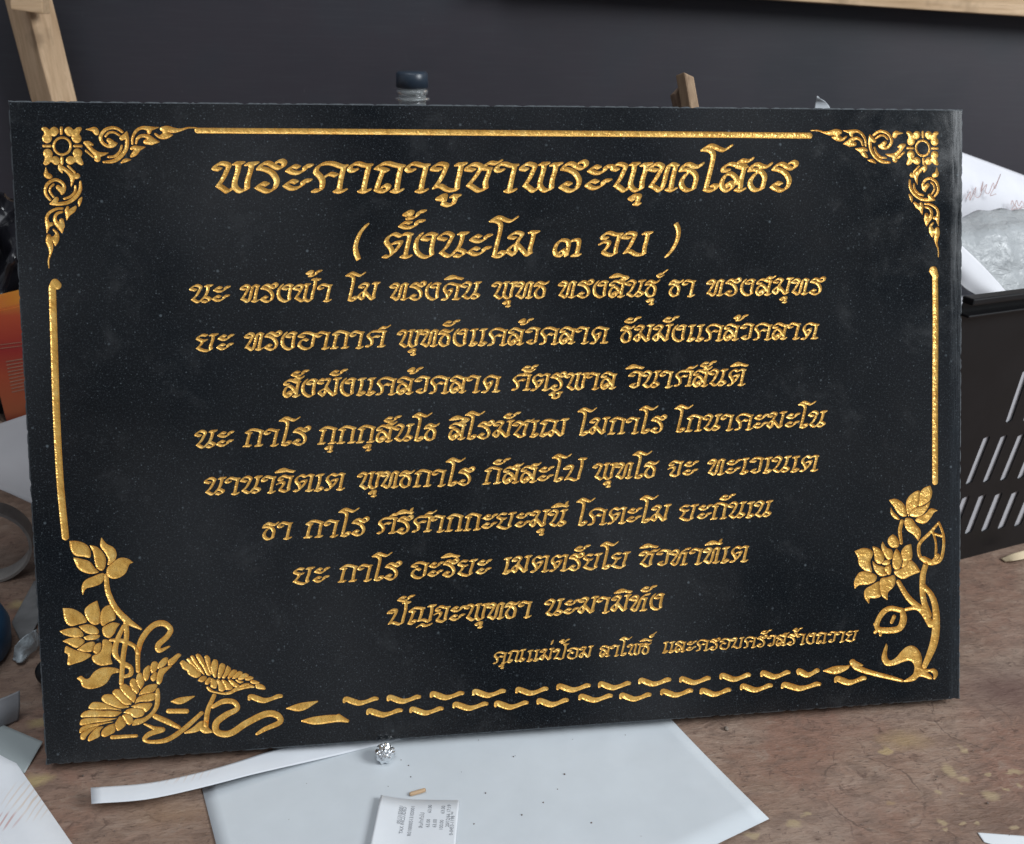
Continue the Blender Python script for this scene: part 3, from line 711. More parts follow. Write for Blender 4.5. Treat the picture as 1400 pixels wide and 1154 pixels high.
# border rules
part('border_rule', [[(270,178.5,3.8),(480,180.0,3.8),(700,182,3.8),(900,183.5,3.8),(1107,185.5,3.8)]], 0, 0, 1.0, 0.6, 0.5)
part('border_rule', [[(71.5,394,4.9),(74,470,4.9),(77,560,4.9),(81,640,4.9),(85,690,4.9),(89.5,734,4.9)], [(72,392,5),(75,386,5),(78,390,6)]], 0, 0, 1.0, 0.7, 0.5)
part('border_rule', [[(1278.5,380,3.8),(1279,450,3.8),(1278.5,550,3.8),(1278.5,659,3.8)], [(1276,370,5.5),(1279,377,4)]], 0, 0, 1.0, 0.7, 0.5)

# left lotus spray
L1 = (60, 710, 3.497)
Q1 = (60, 710, 5.493)
outlines('lotus_flower', [[(192,163),(250,165),(310,185),(345,225),(348,285),(300,280),(235,270),(203,225)], [(222,288),(290,300),(345,320),(385,370),(410,398),(340,408),(270,380),(240,335)],
  [(345,195),(400,210),(450,260),(465,310),(455,365),(430,385),(395,360),(380,300),(370,245)], [(432,138),(470,185),(525,215),(545,265),(525,320),(480,342),(485,300),(460,250),(425,200)],
  [(670,323),(625,295),(570,292),(520,325),(475,370),(480,425),(520,445),(570,435),(615,400),(640,340)], [(292,567),(285,510),(310,460),(370,430),(440,405),(455,430),(430,480),(370,505),(315,520)]], *Q1)
outlines('lotus_flower', [[(143,668),(210,672),(270,700),(310,740),(320,770),(270,785),(200,800),(160,760)], [(400,612),(345,640),(308,680),(320,740),(360,785),(400,790),(430,760),(420,690)],
  [(500,640),(455,660),(430,700),(428,760),(440,800),(490,770),(535,750),(530,700)], [(570,785),(520,775),(470,795),(440,820),(450,870),(490,890),(525,860),(545,820)],
  [(118,840),(190,820),(250,818),(290,850),(290,880),(230,885),(160,870)], [(140,915),(200,893),(270,893),(305,915),(280,945),(240,965),(185,935)], [(262,805),(320,790),(370,800),(410,835),(400,862),(340,860),(300,840)],
  [(155,1000),(165,955),(190,962),(240,985),(300,1000),(355,1020),(300,1060),(240,1080),(180,1092),(183,1020)], [(515,1085),(500,1030),(515,960),(495,915),(445,905),(440,960),(420,1000),(365,1030),(375,1070),(430,1098)],
  [(250,980),(310,935),(370,920),(385,950),(360,990),(310,995)], [(370,995),(385,945),(428,930),(425,980),(395,1010)], [(300,885),(350,870),(420,872),(390,900),(320,905)]], *Q1)
part('lotus_stem', [[(298,268,10),(305,340,13),(340,420,14),(400,485,16),(465,525,5)], [(392,495,12),(395,560,12),(380,650,12),(370,783,11)], [(380,512,9),(350,580,12),(340,640,14),(365,680,7)],
     [(318,578,7),(370,580,10),(430,605,10),(450,640,10)], [(390,695,14),(415,710,11),(415,740,11),(388,752,8)]], *L1)
part('curling_tendril', [[(450,725,10),(450,640,12),(470,570,14),(520,510,14),(570,497,15),(605,525,13),(590,560,13),(548,600,14),(552,628,11),(600,608,4)]], *L1)
Q2 = (100, 880, 7.69)
outlines('folded_leaf', [[(40,365),(85,340),(125,370),(170,365),(220,300),(300,255),(400,250),(480,270),(485,300),(410,320),(360,400),(290,450),(180,475),(100,450),(80,400)]], *Q2)
L2 = (80, 860, 3.5)
def seg(x0, y0, x1, y1, r): return [(x0, y0, r * 0.35), (x0 * .7 + x1 * .3, y0 * .7 + y1 * .3, r * 0.8), (x0 * .25 + x1 * .75, y0 * .25 + y1 * .75, r), (x1, y1, r * 0.55)]
outlines('lotus_leaf', [[(590,665),(500,680),(400,650),(320,610),(300,570),(340,535),(420,540),(500,590),(560,640)], [(510,700),(400,690),(250,690),(165,680),(190,630),(230,615),(320,625),(420,670)],
  [(515,720),(440,765),(300,765),(160,770),(85,770),(105,725),(180,700),(320,705),(430,705)], [(460,785),(350,815),(220,830),(130,850),(75,855),(85,805),(140,785),(260,780),(370,785)],
  [(430,820),(300,850),(180,890),(110,925),(70,940),(78,890),(140,855),(250,840),(350,825)], [(300,868),(220,900),(150,960),(120,1005),(80,1000),(85,950),(130,915),(220,875)],
  [(320,870),(280,920),(280,970),(230,1000),(165,1025),(160,990),(200,930),(260,880)], [(440,840),(440,920),(400,950),(330,980),(300,960),(310,910),(370,860)],
  [(610,640),(540,640),(480,590),(430,540),(415,510),(450,480),(510,490),(560,540),(610,590)], [(640,620),(600,590),(550,540),(500,480),(495,440),(540,425),(590,450),(640,500),(660,560)],
  [(670,530),(620,480),(597,410),(620,370),(660,380),(690,440),(690,500)], [(710,480),(680,440),(665,370),(680,320),(715,310),(740,370),(745,420)], [(760,395),(740,350),(740,280),(790,230),(810,250),(805,310),(790,370)],
  [(825,310),(812,260),(830,200),(865,188),(890,210),(885,260),(855,300)], [(890,265),(900,210),(950,155),(995,150),(985,200),(950,240)], [(1000,235),(1000,180),(1040,150),(1100,105),(1135,120),(1110,150),(1080,190),(1040,225)],
  [(820,380),(815,350),(850,310),(875,300),(870,370),(840,395)], [(905,430),(880,410),(885,330),(910,270),(950,255),(1040,230),(990,280),(950,330),(930,400)],
  [(690,540),(720,490),(780,440),(860,425),(885,440),(850,500),(780,520)], [(650,630),(680,570),(740,540),(860,520),(860,580),(800,605),(700,610)], [(610,660),(660,640),(740,625),(830,630),(800,690),(750,720),(690,690)],
  [(530,725),(580,690),(660,680),(740,700),(740,750),(680,775),(630,770),(590,740)], [(620,860),(650,800),(740,780),(820,720),(860,640),(870,500),(900,470),(912,560),(900,660),(850,740),(770,810),(690,850)],
  [(445,830),(500,760),(550,830),(540,870),(470,915),(445,860)], [(515,755),(560,740),(610,760),(630,820),(590,855),(560,830)]], *Q2, gap=0.26)
outlines('lotus_leaf', [[(110,210),(150,180),(210,210),(280,250),(340,300),(390,350),(390,390),(330,415),(270,395),(220,360),(210,325),(150,290)], [(200,165),(230,150),(280,190),(330,250),(380,310),(410,360),(370,330),(300,260),(240,215)],
  [(250,125),(290,115),(330,170),(390,260),(440,350),(440,375),(400,340),(340,260),(290,195)], [(325,105),(360,90),(410,130),(450,220),(520,360),(525,385),(480,375),(420,270),(360,180)], [(445,125),(480,110),(520,150),(525,230),(540,340),(535,370),(505,310),(465,210)],
  [(575,165),(620,180),(630,250),(610,340),(600,410),(570,395),(540,320),(545,220)], [(680,215),(725,240),(720,300),(690,370),(660,420),(630,410),(635,330),(650,250)], [(760,250),(805,290),(790,350),(740,400),(715,425),(690,410),(720,350),(740,290)],
  [(850,305),(890,320),(870,370),(820,405),(775,430),(765,410),(790,360),(820,320)], [(925,325),(965,345),(940,385),(880,420),(830,430),(840,400),(880,350)], [(1010,355),(1050,380),(1020,410),(960,440),(910,440),(915,410),(960,370)],
  [(1070,395),(1115,415),(1090,440),(1040,455),(1005,445),(1010,420)], [(1120,448),(1200,480),(1170,495),(1110,500),(1075,480),(1080,455)], [(1145,530),(1150,505),(1210,505),(1260,530),(1280,570),(1230,575),(1160,560)],
  [(355,455),(390,410),(440,390),(475,410),(460,445),(410,475)], [(455,505),(460,460),(510,415),(535,425),(520,480),(490,510)], [(530,540),(540,430),(580,440),(615,470),(610,550),(570,560)], [(640,580),(635,520),(615,450),(640,440),(690,490),(730,560),(700,600),(660,600)],
  [(740,580),(725,530),(680,450),(720,450),(780,490),(830,550),(800,580)], [(845,540),(800,490),(770,445),(820,450),(880,490),(935,530),(890,545)], [(900,480),(870,440),(930,455),(980,470),(940,490)],
  [(470,545),(500,540),(560,590),(640,615),(720,620),(800,600),(860,560),(930,545),(1000,520),(1080,510),(1135,545),(1060,555),(960,575),(880,600),(800,640),(700,645),(600,625),(510,600)], [(920,535),(980,500),(1050,490),(1060,505),(990,530)]],
  235, 885, 10.0, gap=0.22)
part('lotus_stem', [[(745,318,10),(715,390,12),(705,460,12)]], *L2)
part('curling_tendril', [[(412,455,5),(460,475,10),(500,482,11),(440,500,13),(410,527,9),(440,540,9),(520,530,12),(600,478,12),(685,402,10)]], *L2)
part('curling_tendril', [[(738,372,9),(790,346,13),(840,350,13),(855,382,12),(800,412,15),(755,450,16),(760,493,16),(820,500,16),(900,450,16),(990,407,16),(1045,412,16),(1060,445,13),(990,478,11),(950,502,7)]], *L2)
part('water_leaf', [[(605,497,4),(650,482,14),(690,460,22),(700,480,20),(735,493,4)]], *L2)
for c in ([(540,347,3),(585,343,17),(650,322,3)], [(527,393,12),(613,393,12)], [(463,418,13),(520,443,14),(575,470,10)], [(257,518,10),(373,511,8)],
          [(1092,380,3),(1160,373,20),(1240,346,3)]):
    part('water_leaf', [c], *L2)
part('water_leaf', [[(1165,440,4),(1230,438,20),(1330,428,18),(1383,440,8)], [(1340,420,14),(1352,428,14)]], *L2)
# water ripples along the foot
RIP = [(468,518,958),(528,576,955.5),(587,635,950.5),(645,692,947.5),(704,750,944.5),(760,808,940),(817,863,937),(872,918,932),(928,972,930),(983,1027,925.5),(1039,1081,922),(1089,1121,919.5),
       (500,551,974),(559,607,971.5),(618,668,965),(675,723,963.5),(733,778,960),(790,838,954),(846,891,952.5),(902,948,947),(956,1000,946),(1011,1057,940),(1067,1123,938),(1140,1185,930),
       (338,387,954.5)]
for xa, xb, yc in RIP:
    w = xb - xa; s = 1 + random.uniform(-.06, .06); sl = -0.035 * w * 2
    part('water_ripple', [[(xa + 2.6, yc + 1.5, 2.0), (xa + .10 * w, yc - 2.2, 3.3 * s), (xa + .27 * w, yc + .6, 4.0 * s), (xa + .46 * w, yc + 3.2, 3.6 * s), (xa + .66 * w, yc + 1.2, 2.6), (xa + .86 * w, yc - 2.6, 3.0), (xb - 2.5, yc - 2.8, 2.4)]],
         0, 0, 1.0, 0.7, 0.5)
# right lotus spray
L3 = (1120, 640, 3.606)
Q3 = (1150, 650, 6.075)
outlines('lotus_flower', [[(412,265),(430,300),(465,335),(485,365),(450,360),(415,320)], [(398,205),(450,195),(500,220),(530,260),(545,330),(510,340),(470,310),(440,260)],
  [(560,340),(540,250),(555,190),(600,145),(650,128),(650,190),(635,250),(590,290)], [(740,85),(690,105),(660,140),(655,200),(645,255),(690,240),(740,200),(755,140)],
  [(740,215),(690,255),(620,270),(580,305),(575,335),(640,345),(690,310),(725,260)], [(800,290),(745,275),(700,320),(620,365),(650,395),(700,395),(745,350),(770,310)],
  [(640,540),(600,490),(550,455),(527,400),(540,355),(590,365),(620,410),(655,450),(660,500)]], *Q3)
part('lotus_stem', [[(408,262,9),(398,310,9),(405,370,7)]], *L3)
part('lotus_bud', [[(590,268,5),(550,315,7),(500,365,8),(490,400,8),(500,440,8),(545,470,8),(595,455,8),(612,400,7),(612,330,6),(590,268,5)], [(560,312,5),(575,370,5),(575,430,6)], [(560,322,5),(605,336,5)],
     [(515,447,12),(545,462,13)], [(585,432,10),(565,458,10)]], *L3)
outlines('lotus_flower', [[(113,630),(180,605),(240,615),(265,650),(240,720),(255,800),(200,790),(150,740),(140,680)], [(262,590),(310,605),(350,650),(355,700),(325,735),(285,710),(275,650)],
  [(345,550),(375,600),(420,620),(425,680),(390,700),(350,640),(335,590)], [(430,490),(395,520),(390,560),(420,595),(470,595),(480,560),(460,515)], [(580,570),(530,590),(500,640),(515,710),(505,765),(550,740),(590,680)],
  [(660,800),(620,740),(575,705),(545,750),(490,780),(440,800),(470,840),(520,858),(580,830)], [(460,605),(435,660),(428,740),(450,780),(485,770),(505,710),(490,650)],
  [(115,940),(110,880),(150,810),(210,800),(290,830),(280,880),(220,905),(150,910)], [(230,1065),(195,1010),(200,950),(250,915),(320,880),(335,930),(330,1000),(280,1020),(240,1020)],
  [(385,1035),(340,1000),(325,930),(330,860),(390,845),(440,830),(450,880),(430,930),(390,970)], [(260,710),(300,745),(350,760),(385,790),(380,825),(330,835),(280,790)], [(410,740),(360,770),(395,825),(415,800)],
  [(340,735),(370,705),(405,710),(400,735),(370,745)]], *Q3)
part('seed_pod', [[(410,702,12),(415,750,17),(390,793,15),(320,800,14),(288,790,12),(287,760,12),(312,715,13),(350,692,12),(410,702,12)], [(275,770,8),(285,775,8)], [(275,810,7),(287,800,8)], [(302,824,6),(303,810,8)], [(357,760,8),(370,732,9)]], *L3)
part('lotus_stem', [[(525,478,13),(510,540,14),(513,640,14),(540,725,15)], [(518,582,10),(555,630,13),(575,700,16),(575,800,19),(560,880,19),(520,975,13)], [(390,560,10),(440,640,13),(510,705,15),(550,770,16)], [(428,697,8),(470,690,8),(500,700,8)]], *L3)
outlines('lotus_root', [[(210,575),(165,690),(150,780),(190,850),(250,870),(340,850),(430,815),(520,800),(575,850),(580,920),(560,980),(500,1030),(435,1070),(480,1080),(580,1060),(640,1010),(720,1020),(780,1045),(815,1030),(790,990),(750,955),
  (790,945),(830,980),(835,1050),(880,1000),(880,940),(830,905),(770,915),(700,900),(670,870),(675,770),(650,690),(600,630),(540,605),(470,625),(400,690),(340,760),(270,800),(225,770),(215,700),(225,620)]], 1190, 820, 9.618)
part('floating_twig', [[(165,957,15),(190,985,14),(260,1010,11),(340,1030,10),(408,1048,7)], [(175,962,12),(213,972,4)]], *L3)
part('water_leaf', [[(22,1000,3),(78,996,19),(130,985,11),(152,972,3)]], *L3)

# ---- the stone itself: a slab whose face is cut away wherever the carving goes in
F = UNION.astype(float)
P, faces, _ = march(-F, 0, 0, True)
V = [np.stack([P[:, 0] - 300.0, 400.0 - P[:, 1], np.zeros(len(P))], 1)]; nv = len(P); groups = {g.shape[1]: [] for g in faces}
for g in faces: groups.setdefault(g.shape[1], []).append(g)
I = F < 0
full = ~(I[:-1, :-1] | I[:-1, 1:] | I[1:, 1:] | I[1:, :-1])
quads = []
emptyrow = full.all(1); y = 0
CH = 1.1                                              # chamfer, mm
def X_(i): return max(CH, min(600 - CH, i * HG)) - 300.0
def Y_(j): return 400.0 - max(CH, min(400 - CH, j * HG))
while y < NY:
    y2 = y + 1
    if emptyrow[y]:
        while y2 < NY and emptyrow[y2]: y2 += 1
        runs = [(0, NX)]
    else:
        d = np.diff(np.concatenate([[0], full[y].astype(int), [0]])); runs = list(zip(np.nonzero(d == 1)[0], np.nonzero(d == -1)[0]))
    for a, b in runs: quads.append((X_(a), Y_(y), X_(b), Y_(y2)))
    y = y2
Q = np.array(quads); k = len(Q)
qv = np.zeros((k, 4, 3)); qv[:, 0, :2] = Q[:, [0, 3]]; qv[:, 1, :2] = Q[:, [2, 3]]; qv[:, 2, :2] = Q[:, [2, 1]]; qv[:, 3, :2] = Q[:, [0, 1]]
V.append(qv.reshape(-1, 3)); groups.setdefault(4, []).append(nv + np.arange(4 * k).reshape(k, 4)); nv += 4 * k
V = np.concatenate(V) / 1000.0
stone = raw_mesh('stone_slab', V, [np.concatenate(g) for g in groups.values() if g], M_GRANITE, plaque, False)
# edge: chamfer, sawn sides, back (slightly chipped outline)
M_SAWN = plain('sawn granite edge', (0.07, 0.08, 0.088), 0.7, 0.35, 300.0)
TH = 17.0; ring = []
NE = 240; pts = []
per = [(-300, 0), (300, 0), (300, 400), (-300, 400)]
for i in range(4):
    a = np.array(per[i], float); b = np.array(per[(i + 1) % 4], float); n = 360 if i % 2 == 0 else 240
    for q in range(n): pts.append(a + (b - a) * q / n)
pts = np.array(pts); m = len(pts)
V = []
for p in pts:
    inn = np.array([np.clip(p[0], -300 + CH, 300 - CH), np.clip(p[1], CH, 400 - CH)])
    jit = abs(noise.noise(Vector((p[0] * .5, p[1] * .5, 3.0)))) ** 1.6 * 2.6
    nrm = np.array([np.sign(p[0]) if abs(p[0]) > 299.9 else 0, (1 if p[1] > 399.9 else -1 if p[1] < .1 else 0)])
    V.append((inn[0], inn[1], 0.0)); V.append((p[0] - nrm[0] * jit * .5, p[1] - nrm[1] * jit * .5, -CH * (0.7 + jit))); V.append((p[0], p[1], -TH))
V = np.array(V) / 1000.0; Fq = []
for i in range(m):
    j = (i + 1) % m
    Fq.append((3 * i + 1, 3 * j + 1, 3 * j, 3 * i)); Fq.append((3 * i + 2, 3 * j + 2, 3 * j + 1, 3 * i + 1))
Fq.append([3 * i + 2 for i in range(m)][::-1])
mk('sawn_edge', V, Fq, M_SAWN, plaque)

exec_rest = True
# ------------------------------------------------------------------ things on the table, in front
Z0 = 0.0002
def tz(u, v, z=0.0): return at_z(u, v, z)
# white sheet under the plaque
tl = tz(275, 1074); br = tz(1050, 1128); d2 = tz(1050, 1128) - tz(918, 985); d2 /= np.linalg.norm(d2); w2 = np.array([-d2[1], d2[0], 0])
dep = (br - tl) @ d2; wid = (br - tl) @ w2
tr = br - d2 * dep; bl = tl + d2 * dep
def lerp(a, b, t): return a * (1 - t) + b * t
def flat_sheet(name, c, mat, z=0.0004, thick=0.00022, curl=None, n=3):
    A, B, C, D = c; rows = []
    for i in range(5):
        r = []
        for j in range(13):
            p = lerp(lerp(A, B, j / 12), lerp(D, C, j / 12), i / 4).copy(); p[2] = z + (curl(j / 12, i / 4) if curl else 0); r.append(p)
        rows.append(r)
    return patch(name, rows, thick, mat, None, n)
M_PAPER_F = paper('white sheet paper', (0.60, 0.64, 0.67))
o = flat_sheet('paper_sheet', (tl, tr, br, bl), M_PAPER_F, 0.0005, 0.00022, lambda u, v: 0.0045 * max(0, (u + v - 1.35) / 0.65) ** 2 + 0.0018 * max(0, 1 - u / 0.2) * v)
tag(o, 'large white paper sheet lying flat under the middle of the plaque', 'paper')
# narrow strip of paper, lifting at its left end
top = [(124,1077),(200,1071),(265,1058),(320,1043),(372,1026),(440,1006),(520,985)]
bot = [(125,1099),(200,1093),(275,1077),(345,1059),(415,1043),(480,1028),(560,1008)]
hz = [0.0085, 0.0075, 0.0058, 0.0044, 0.0028, 0.0012, 0.0009]
M_STRIP = paper('paper strip', (0.74, 0.77, 0.81), [((tz(235, 1065)[0], tz(235, 1065)[1]), (0.03, 0.012), (0.62, 0.46, 0.36), 0.45)])
o = patch('paper_strip', [[tz(*p, h) for p, h in zip(top, hz)], [tz((p[0] + q[0]) / 2, (p[1] + q[1]) / 2, h + .0004) for p, q, h in zip(top, bot, hz)], [tz(*p, h) for p, h in zip(bot, hz)]], 0.0003, M_STRIP, None, 5)
tag(o, 'narrow curved strip of white paper beside the plaque\'s lower left edge', 'paper')
# foil ball
bm = bmesh.new(); bmesh.ops.create_icosphere(bm, subdivisions=4, radius=0.0058)
for v in bm.verts:
    p = v.co.copy(); v.co *= 1 + 0.30 * abs(noise.noise(p * 260)) - 0.22 * abs(noise.noise(p * 420 + Vector((5, 1, 2)))) + 0.1 * noise.noise(p * 800)
o = from_bm('foil_ball', bm, M_FOIL); p = tz(526, 1030, 0.0055); o.location = p
tag(o, 'small crumpled silver foil ball on the white sheet against the plaque', 'foil ball')
# receipt with its print
rc = [tz(521, 1094), tz(628, 1097), None, None]
rx = rc[1] - rc[0]; rwid = np.linalg.norm(rx); rx /= rwid; ry = np.array([rx[1], -rx[0], 0.0])
rc[2] = rc[1] + ry * 0.10; rc[3] = rc[0] + ry * 0.10 - rx * 0.002
M_REC = paper('receipt paper', (0.73, 0.755, 0.785))
rec = flat_sheet('receipt', rc, M_REC, 0.0009, 0.0001, lambda u, v: 0.0032 * max(0, 1 - u / 0.45) ** 1.6 + 0.0008 * u)
tag(rec, 'small printed white receipt lying on the large paper sheet', 'receipt')
fnt = None
def text_mesh(txt, size):
    global fnt
    c = bpy.data.curves.new('t', 'FONT'); c.body = txt; c.size = size; c.align_x = 'RIGHT'; c.resolution_u = 2
    o = bpy.data.objects.new('t', c); COL.objects.link(o); bpy.context.view_layer.update()
    dg = bpy.context.evaluated_depsgraph_get(); me = bpy.data.meshes.new_from_object(o.evaluated_get(dg))
    bpy.data.objects.remove(o); return me
bmt = bmesh.new()
def rz(s): u = s / rwid; return 0.0009 + 0.0032 * max(0, 1 - u / 0.45) ** 1.6 + 0.0008 * u + 0.00016
# columns run towards the viewer: (distance from the left edge in px, start px down, text)
for xs, ys, tx in ((32, 12, '05131E0001'), (37, 14, 'TAX INCLUDED'), (48, 11, 'R0100005131E0001'), (62, 22, 'สินค้าทั่วไป'), (71, 9, '63.00'), (71, 33, '63.00'), (80, 33, '63.00'), (89, 10, '63.00'), (89, 34, '100.00'),
                   (97, 8, '20/12/66 17:19'), (103, 20, '0-0453-1198 **')):
    me = text_mesh(tx, 0.0032)
    me.transform(Matrix.Scale(0.85, 4, Vector((1, 0, 0))))
    k = 0.0469 / 107.0
    org = np.array(rc[0]) + rx * xs * k + ry * ys * k
    base = len(bmt.verts); vs = []
    for v in me.vertices:
        # text x axis points back towards the plaque (bottom to top), its up is to the left
        p = org - ry * v.co.x - rx * v.co.y
        s = (p - rc[0]) @ rx; p[2] = rz(max(0, s)); vs.append(bmt.verts.new(p))
    for f in me.polygons:
        try: bmt.faces.new([vs[i] for i in f.vertices])
        except ValueError: pass
bmesh.ops.recalc_face_normals(bmt, faces=bmt.faces)
from_bm('printed_text', bmt, M_INK, rec)
# wood chip
p = tz(571, 1086)
o = beam('wood_chip', p + np.array([-0.005, -0.001, 0.0014]), p + np.array([0.005, 0.001, 0.0022]), (0, 1, 0), 0.0028, 0.0018, M_RAIL)
tag(o, 'tiny pale wood chip on the white sheet above the receipt', 'wood chip')
# olive thing under the plaque
bm = bmesh.new(); bmesh.ops.create_uvsphere(bm, u_segments=24, v_segments=12, radius=1.0)
for v in bm.verts: v.co = Vector((v.co.x * 0.028, v.co.y * 0.012, v.co.z * 0.0035)) * (1 + .12 * noise.noise(v.co * 2))
o = from_bm('dry_leaf', bm, plain('olive dry leaf', (0.22, 0.19, 0.06), 0.6, 0.4, 60), None, True); o.location = tz(1093, 966, 0.0035)
o.location.y += 0.010; o.scale = (0.75, 1, 0.9)
tag(o, 'olive green dry leaf poking out under the plaque at lower right', 'leaf')
# pebble and crumbs
bm = bmesh.new(); bmesh.ops.create_icosphere(bm, subdivisions=2, radius=0.0016)
for v in bm.verts: v.co *= 1 + .35 * noise.noise(v.co * 600)
o = from_bm('pebble', bm, plain('stone grit', (0.2, 0.16, 0.13), 0.8, 0.3, 400)); o.location = tz(993, 996, 0.0012)
tag(o, 'tiny brown grit stone on the bare table below the plaque', 'stone')
# paper corner at lower right
o = flat_sheet('paper_scrap', (tz(1336, 1139), tz(1420, 1145), tz(1425, 1175), tz(1345, 1152)), M_PAPER, 0.0004)
tag(o, 'pale narrow paper scrap at the lower right corner of the table', 'paper')
# crumbs of sawdust and stone grit, too many and too small to count
bm = bmesh.new(); rg = random.Random(11)
for k in range(60):
    u = rg.uniform(60, 1395); vv_ = rg.uniform(1000, 1150)
    if vv_ < 1045 - (u - 62) * 0.07 + 6: continue
    p = tz(u, vv_, 0.0008); r = rg.uniform(0.00018, 0.00055) * (1.6 if rg.random() < .12 else 1)
    vs = bmesh.ops.create_icosphere(bm, subdivisions=1, radius=r)['verts']
    for v in vs: v.co = Vector((v.co.x * rg.uniform(.6, 1.6), v.co.y * rg.uniform(.6, 1.6), v.co.z * .7)) + Vector(p)
o = from_bm('grit_crumbs', bm, plain('sawdust and grit', (0.13, 0.10, 0.085), 0.9, 0.7, 500)); o['kind'] = 'stuff'
tag(o, 'tiny dark crumbs of grit strewn over the table and papers', 'grit')
o = flat_sheet('plastic_sheet', (tz(16, 852), tz(47, 795), tz(80, 800), tz(34, 892)), plain('dull grey film', (0.20, 0.20, 0.20), 0.45, 0.25, 60), 0.0006, 0.0004, lambda u, v: 0.002 * v)
tag(o, 'dull grey plastic piece lying flat beside the plaque above the crumpled scrap', 'plastic sheet')
# white sheet at lower left with pencil marks
a = tz(-3, 1008); b = tz(98, 1154); d = (b - a) / np.linalg.norm(b - a); nrm = np.array([d[1], -d[0], 0])
M_PAPER_L = paper('white sheet with pencil marks', (0.75, 0.77, 0.80), [((tz(36, 1088)[0], tz(36, 1088)[1]), (0.016, 0.014), (0.60, 0.40, 0.24), 0.34), ((tz(52, 1105)[0], tz(52, 1105)[1]), (0.014, 0.012), (0.60, 0.40, 0.24), 0.3), ((tz(4, 1125)[0], tz(4, 1125)[1]), (0.012, 0.008), (0.5, 0.2, 0.16), 0.6)])
o = flat_sheet('paper_sheet', (a - d * .03, b + d * .12, b + d * .12 + nrm * .21, a - d * .03 + nrm * .21), M_PAPER_L, 0.0011, 0.00022)
tag(o, 'white paper sheet with orange pencil scribbles at the lower left corner', 'paper')
# translucent grey plastic sheet below it
t = NT('milky plastic sheet'); t.set(Base_Color=(0.42, 0.47, 0.47), Roughness=0.35); t.b.inputs['Alpha'].default_value = 0.8
o = flat_sheet('plastic_sheet', (tz(-60, 965), tz(60, 1020), tz(34, 1058), tz(-60, 1030)), t.m, 0.0006, 0.0003, lambda u, v: 0.003 * (1 - v) * u)
tag(o, 'greyish milky plastic sheet peeping out from under the lower left paper', 'plastic sheet')
# bent grey strip
M_STRIPG = plain('grey bent strip', (0.23, 0.23, 0.24), 0.4, 0.12, 40)
o = patch('plastic_strip', [[tz(-30, 962, .018), tz(0, 955, .018), tz(27, 944, .018)], [tz(-30, 985, .010), tz(0, 978, .010), tz(27, 965, .010)], [tz(-30, 1005, .001), tz(0, 995, .001), tz(25, 984, .001)]], 0.0012, M_STRIPG)
tag(o, 'bent grey plastic strip standing on the table at the far left', 'strip')
# crumpled clear film scrap
t = NT('pale plastic film'); t.set(Base_Color=(0.48, 0.54, 0.57), Roughness=0.22); t.bump(t.noise(t.map(), 130.0, 3.0), 0.6, 0.004)
o = patch('plastic_scrap', [[tz(20, 882, .014), tz(36, 868, .018), tz(54, 858, .010)], [tz(18, 897, .006), tz(34, 884, .012), tz(54, 874, .007)], [tz(14, 903, .002), tz(30, 906, .003), tz(48, 888, .003)]], 0.0004, t.m, None, 8, 0.003, 120)
tag(o, 'crumpled pale plastic scrap lying left of the plaque', 'plastic scrap')
# blue tub at the left
M_BLUE = plain('blue plastic', (0.012, 0.07, 0.15), 0.4, 0.2, 30)
o = lathe('blue_jar', [(0.0, 0.0), (0.040, 0.0), (0.044, 0.004), (0.046, 0.020), (0.043, 0.030), (0.034, 0.037), (0.0, 0.040)], M_BLUE, None, 40)
p = tz(-72, 915); o.location = (p[0] - 0.006, p[1] + 0.01, 0.0)
tag(o, 'dark blue rounded plastic jar cut by the left edge of the picture', 'jar')
# grey tape roll standing on edge
M_ROLL = plain('grey cardboard ring', (0.30, 0.28, 0.26), 0.6, 0.15, 60)
o = lathe('tape_roll', [(0.0312, -0.009), (0.0335, -0.009), (0.0335, 0.009), (0.0312, 0.009), (0.0312, -0.009)], M_ROLL, None, 48, False)
c = tz(-6, 790); o.location = (c[0], c[1] + 0.0, 0.0335); o.rotation_euler = (math.radians(90), 0, math.radians(12))
tag(o, 'grey empty tape roll standing on edge at the left side', 'tape roll')
# black lump half behind the plaque
bm = bmesh.new(); bmesh.ops.create_uvsphere(bm, u_segments=24, v_segments=14, radius=0.010)
for v in bm.verts: v.co *= 1 + .12 * noise.noise(v.co * 90)
o = from_bm('black_ball', bm, M_BLACK, None, True); o.location = tz(61, 934, 0.010) + np.array([0.0, 0.012, 0]); o.scale = (1, 1, 0.95)
tag(o, 'round black ball half hidden behind the plaque\'s left edge', 'ball')

# ------------------------------------------------------------------ behind, left
# white card leaning
yb = 0.22
o = patch('paper_card', [[at_y(-45, 594, .26), at_y(-5, 581, .26), at_y(60, 559, .26)], [at_y(-45, 630, .235), at_y(0, 625, .235), at_y(60, 625, .235)], [at_y(-45, 655, .20), at_y(0, 669, .20), at_y(60, 696, .20)]], 0.0006, plain('greyish white card', (0.50, 0.49, 0.50), 0.7, 0.06, 20))
tag(o, 'greyish white card propped up left of the plaque below the orange pack', 'card')
